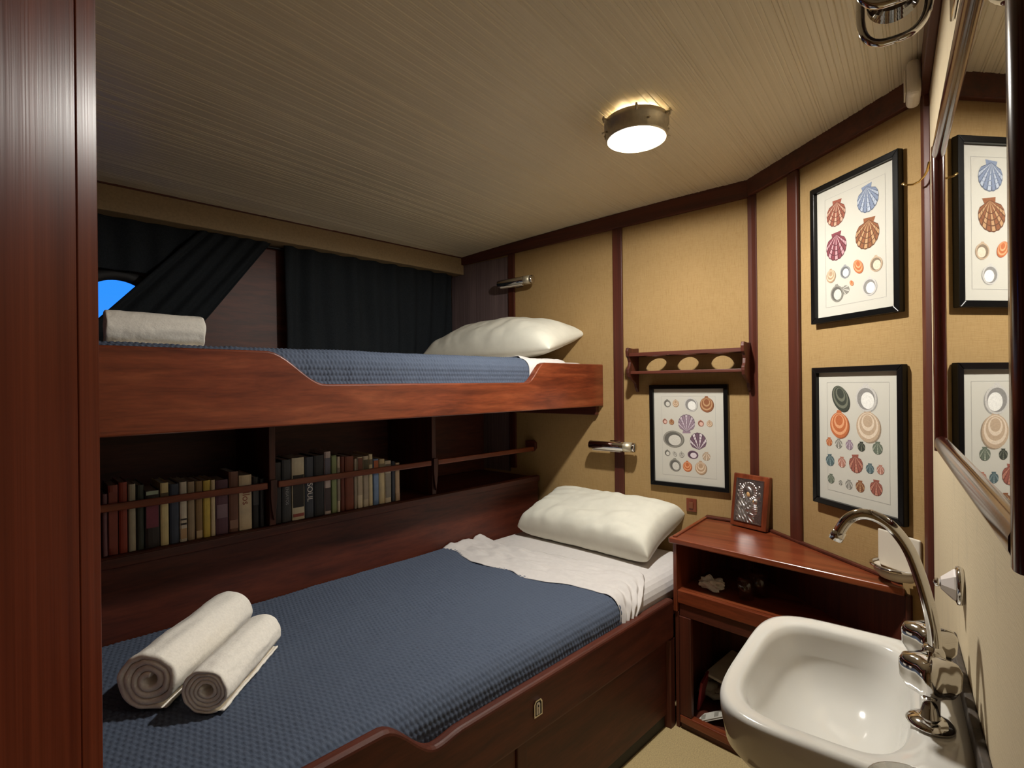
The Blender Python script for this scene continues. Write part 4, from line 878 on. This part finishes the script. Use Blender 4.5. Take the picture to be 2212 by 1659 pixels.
# porcelain hook on the basin wall
kb = thing('porcelain_hook', Rp(0.62, 0, 0.86), 'faceted porcelain and chrome hook on the wall above the basin', 'hook'); kc = Rp(0.640, 0, 0.888); km = frame_M(kc, RD, (0, 0, 1), RN)
km = frame_M(kc, -RD, (0, 0, 1), RN)
MB().lathe([(0.0001, 0.0006), (0.026, 0.0006), (0.028, 0.004), (0.027, 0.008), (0.023, 0.0095), (0.0001, 0.0095)], 40, km).build('chrome_base', 'chrome', kb, True)
MB().lathe([(0.0235, 0.0098), (0.0225, 0.012), (0.009, 0.026), (0.0001, 0.026)], 8, km).build('porcelain_cone', 'porcelain', kb)
MB().lathe([(0.005, 0.0262), (0.0065, 0.029), (0.0055, 0.033), (0.0001, 0.035)], 20, km).build('tip', 'chrome', kb, True)
# soap dish on the angled wall
sd_ = thing('soap_dish', Wp(0.60, 0.0, 0.68), 'white wall soap holder with chrome rimmed tray behind the tap', 'soap dish'); t0_, t1_ = 0.535, 0.655
MB().box(t0_, t1_, 0.0008, 0.008, 0.687, 0.785, wm).build('back_plate', 'plastic', sd_, bevel=0.004, seg=3)
hwid = (t1_ - t0_) / 2; cmid = (t0_ + t1_) / 2
dish = []; 
def dring(sc, dp, z): return [tuple(wm @ Vector((cmid + hwid * sc * math.cos(PI * k / 24), 0.0085 + dp * math.sin(PI * k / 24), z))) for k in range(25)]
MB().grid([dring(.35, .02, 0.668), dring(.7, .038, 0.671), dring(.92, .048, 0.684), dring(.96, .052, 0.697), dring(.90, .047, 0.697), dring(.82, .042, 0.684), dring(.5, .025, 0.677)]).build('tray', 'plastic', sd_, True)
MB().tube([wm @ Vector((cmid + hwid * math.cos(PI * k / 24), 0.009 + .055 * math.sin(PI * k / 24), 0.701)) for k in range(25)], 0.0045, 10).build('chrome_rim', 'chrome', sd_, True)
# ------------------------------------------------------------ basin
SX, SY = 0.897, 0.094; ZS = 0.75
bz = thing('wash_basin', (SX, SY, 0.62), 'small white ceramic wash basin on the right wall', 'basin')
def sring(cx, cy, hx, hy, e, z, n=88, ef=None):
    out = []
    for k in range(n):
        a = 2 * PI * k / n; c, s_ = math.cos(a), math.sin(a); ee = e
        x = cx + hx * math.copysign(abs(c) ** (2 / ee), c); y = cy + hy * math.copysign(abs(s_) ** (2 / ee), s_)
        yw = RC.y - (RC.x - x) * math.tan(RA) + 0.006
        out.append((x, max(y, yw), z))
    return out
BX, BY = 0.893, 0.112
rows = [sring(SX, SY - .02, .10, .09, 3, .61), sring(SX, SY - .008, .155, .125, 3.4, .645), sring(SX, SY, .187, .139, 4, .690), sring(SX, SY, .195, .143, 4.2, .728), sring(SX, SY, .196, .1435, 4.2, .744), sring(SX, SY, .193, .141, 4.2, .7495), sring(SX, SY, .186, .136, 4.2, .751),
        sring(BX, BY, .163, .104, 4.0, .7495), sring(BX, BY, .158, .100, 3.8, .746), sring(BX, BY, .154, .096, 3.5, .736), sring(BX, BY, .146, .088, 3.2, .705), sring(BX, BY - .004, .128, .074, 2.9, .672), sring(BX, BY - .010, .090, .05, 2.6, .650), sring(BX, BY - .014, .035, .022, 2.2, .642), sring(BX, BY - .014, .004, .004, 2, .641)]
MB().grid(rows, None, True).build('bowl', 'ceramic', bz, True, weld=True)
MB().prism([tuple(Rp(.53, .0005, 0))[:2], tuple(Rp(.53, .010, 0))[:2], tuple(Rp(.95, .010, 0))[:2], tuple(Rp(.95, .0005, 0))[:2]], .7525, .778).build('sealant_strip', 'grout', bz, bevel=0.002)
# vanity below
vn = thing('vanity_cabinet', (0.9, 0.07, 0), 'mahogany vanity cabinet under the wash basin', 'cabinet')
def vb(x0, x1, y0, y1, z0_, z1_, name, mat, bev=0.002): return MB().box(x0, x1, y0, y1, z0_, z1_).build(name, mat, vn, bevel=bev)
vb(0.735, 1.055, -0.035, 0.17, 0.03, 0.60, 'carcass', 'dwood_z'); vb(0.725, 0.7345, -0.03, 0.172, 0.03, 0.60, 'side_panel', 'wood_z'); vb(0.735, 1.055, 0.1705, 0.186, 0.05, 0.60, 'front_panel', 'dwood_z'); vb(0.74, 1.05, -0.02, 0.16, 0, 0.0295, 'plinth', 'dwood_x')
MB().tube([(0.722 - 0.012 * math.sin(PI * k / 12), 0.196 - 0.05 * (k / 12) ** 2, 0.655 - 0.36 * k / 12) for k in range(13)], [0.006 + 0.003 * math.sin(PI * k / 12) for k in range(13)], 10).build('curved_brace', 'wood_z', vn, True)
# ------------------------------------------------------------ tap
tp = thing('basin_tap', (0.892, -0.006, 0.751), 'chrome two-handle basin tap with a tall swan-neck spout', 'tap')
for px in (0.840, 0.948):
    Tm = Matrix.Translation((px, -0.006, 0))
    MB().lathe([(0.0001, .7515), (.025, .7515), (.0255, .754), (.022, .758), (.012, .762), (0.0001, .762)], 36, Tm).build('base_flange', 'chrome', tp, True)
    MB().lathe([(.0105, .762), (.0105, .789), (.012, .791)], 28, Tm).build('pillar', 'chrome', tp, True)
    MB().lathe([(.012, .7915), (.022, .794), (.0275, .806), (.0285, .826), (.025, .834), (.012, .838), (0.0001, .839)], 64, Tm, lobes=4, amp=0.13).build('handle', 'chrome', tp, True)
MB().tube([(0.840, -0.006, .785), (0.866, -0.008, .800), (0.892, -0.010, .806), (0.918, -0.008, .800), (0.948, -0.006, .785)], [.009, .0105, .012, .0105, .009], 20).build('crossbody', 'chrome', tp, True)
MB().lathe([(.0135, .800), (.0145, .812), (.0125, .826), (.0095, .832)], 28, Matrix.Translation((0.892, -0.010, 0))).build('spout_collar', 'chrome', tp, True)
sp = [(-.0120, .815), (-.0115, .845), (-.008, .872), (-.002, .902), (.006, .932), (.014, .955), (.024, .973), (.036, .987), (.050, .9955), (.063, .998), (.075, .995), (.085, .987), (.092, .976), (.0965, .966)]
def smooth(pts, n=4):
    out = []
    for i in range(len(pts) - 1):
        p0 = pts[max(i - 1, 0)]; p1 = pts[i]; p2 = pts[i + 1]; p3 = pts[min(i + 2, len(pts) - 1)]
        for k in range(n):
            t = k / n; out.append(tuple(0.5 * ((2 * b) + (c - a) * t + (2 * a - 5 * b + 4 * c - d) * t * t + (-a + 3 * b - 3 * c + d) * t ** 3) for a, b, c, d in zip(p0, p1, p2, p3)))
    return out + [pts[-1]]
sps = smooth(sp); MB().tube([(0.892 + .0 * i, a, z) for i, (a, z) in enumerate(sps)], [.0078] * len(sps), 20).build('spout', 'chrome', tp, True)
MB().tube([(0.892, .0957, .968), (0.892, .1008, .955)], .0092, 20).build('spout_tip', 'chrome', tp, True)
# tumbler in a wall ring at the near side of the basin
tg = thing('tumbler_holder', Rp(1.03, 0, 0.74), 'clear tumbler ring holder on the wall before the basin', 'tumbler holder')
tc = Rp(1.005, 0.068, 0)
MB().tube([Vector((tc.x + .043 * math.cos(2 * PI * k / 32), tc.y + .043 * math.sin(2 * PI * k / 32), .760)) for k in range(33)], .0035, 8, caps=False).build('ring', 'chrome', tg, True)
MB().tube([Rp(1.005, 0.0045, .760), Rp(1.005, .024, .760)], .004, 8).build('arm', 'chrome', tg, True)
MB().lathe([(0.0001, 0.0005), (.014, 0.0005), (.014, .0035), (0.0001, .0045)], 20, frame_M(Rp(1.005, 0, .760), -RD, (0, 0, 1), RN)).build('wall_boss', 'chrome', tg, True)
tumbler('tooth_tumbler', (tc.x, tc.y, .705), .0405, .088, 'clear tumbler held in the wall ring before the basin')
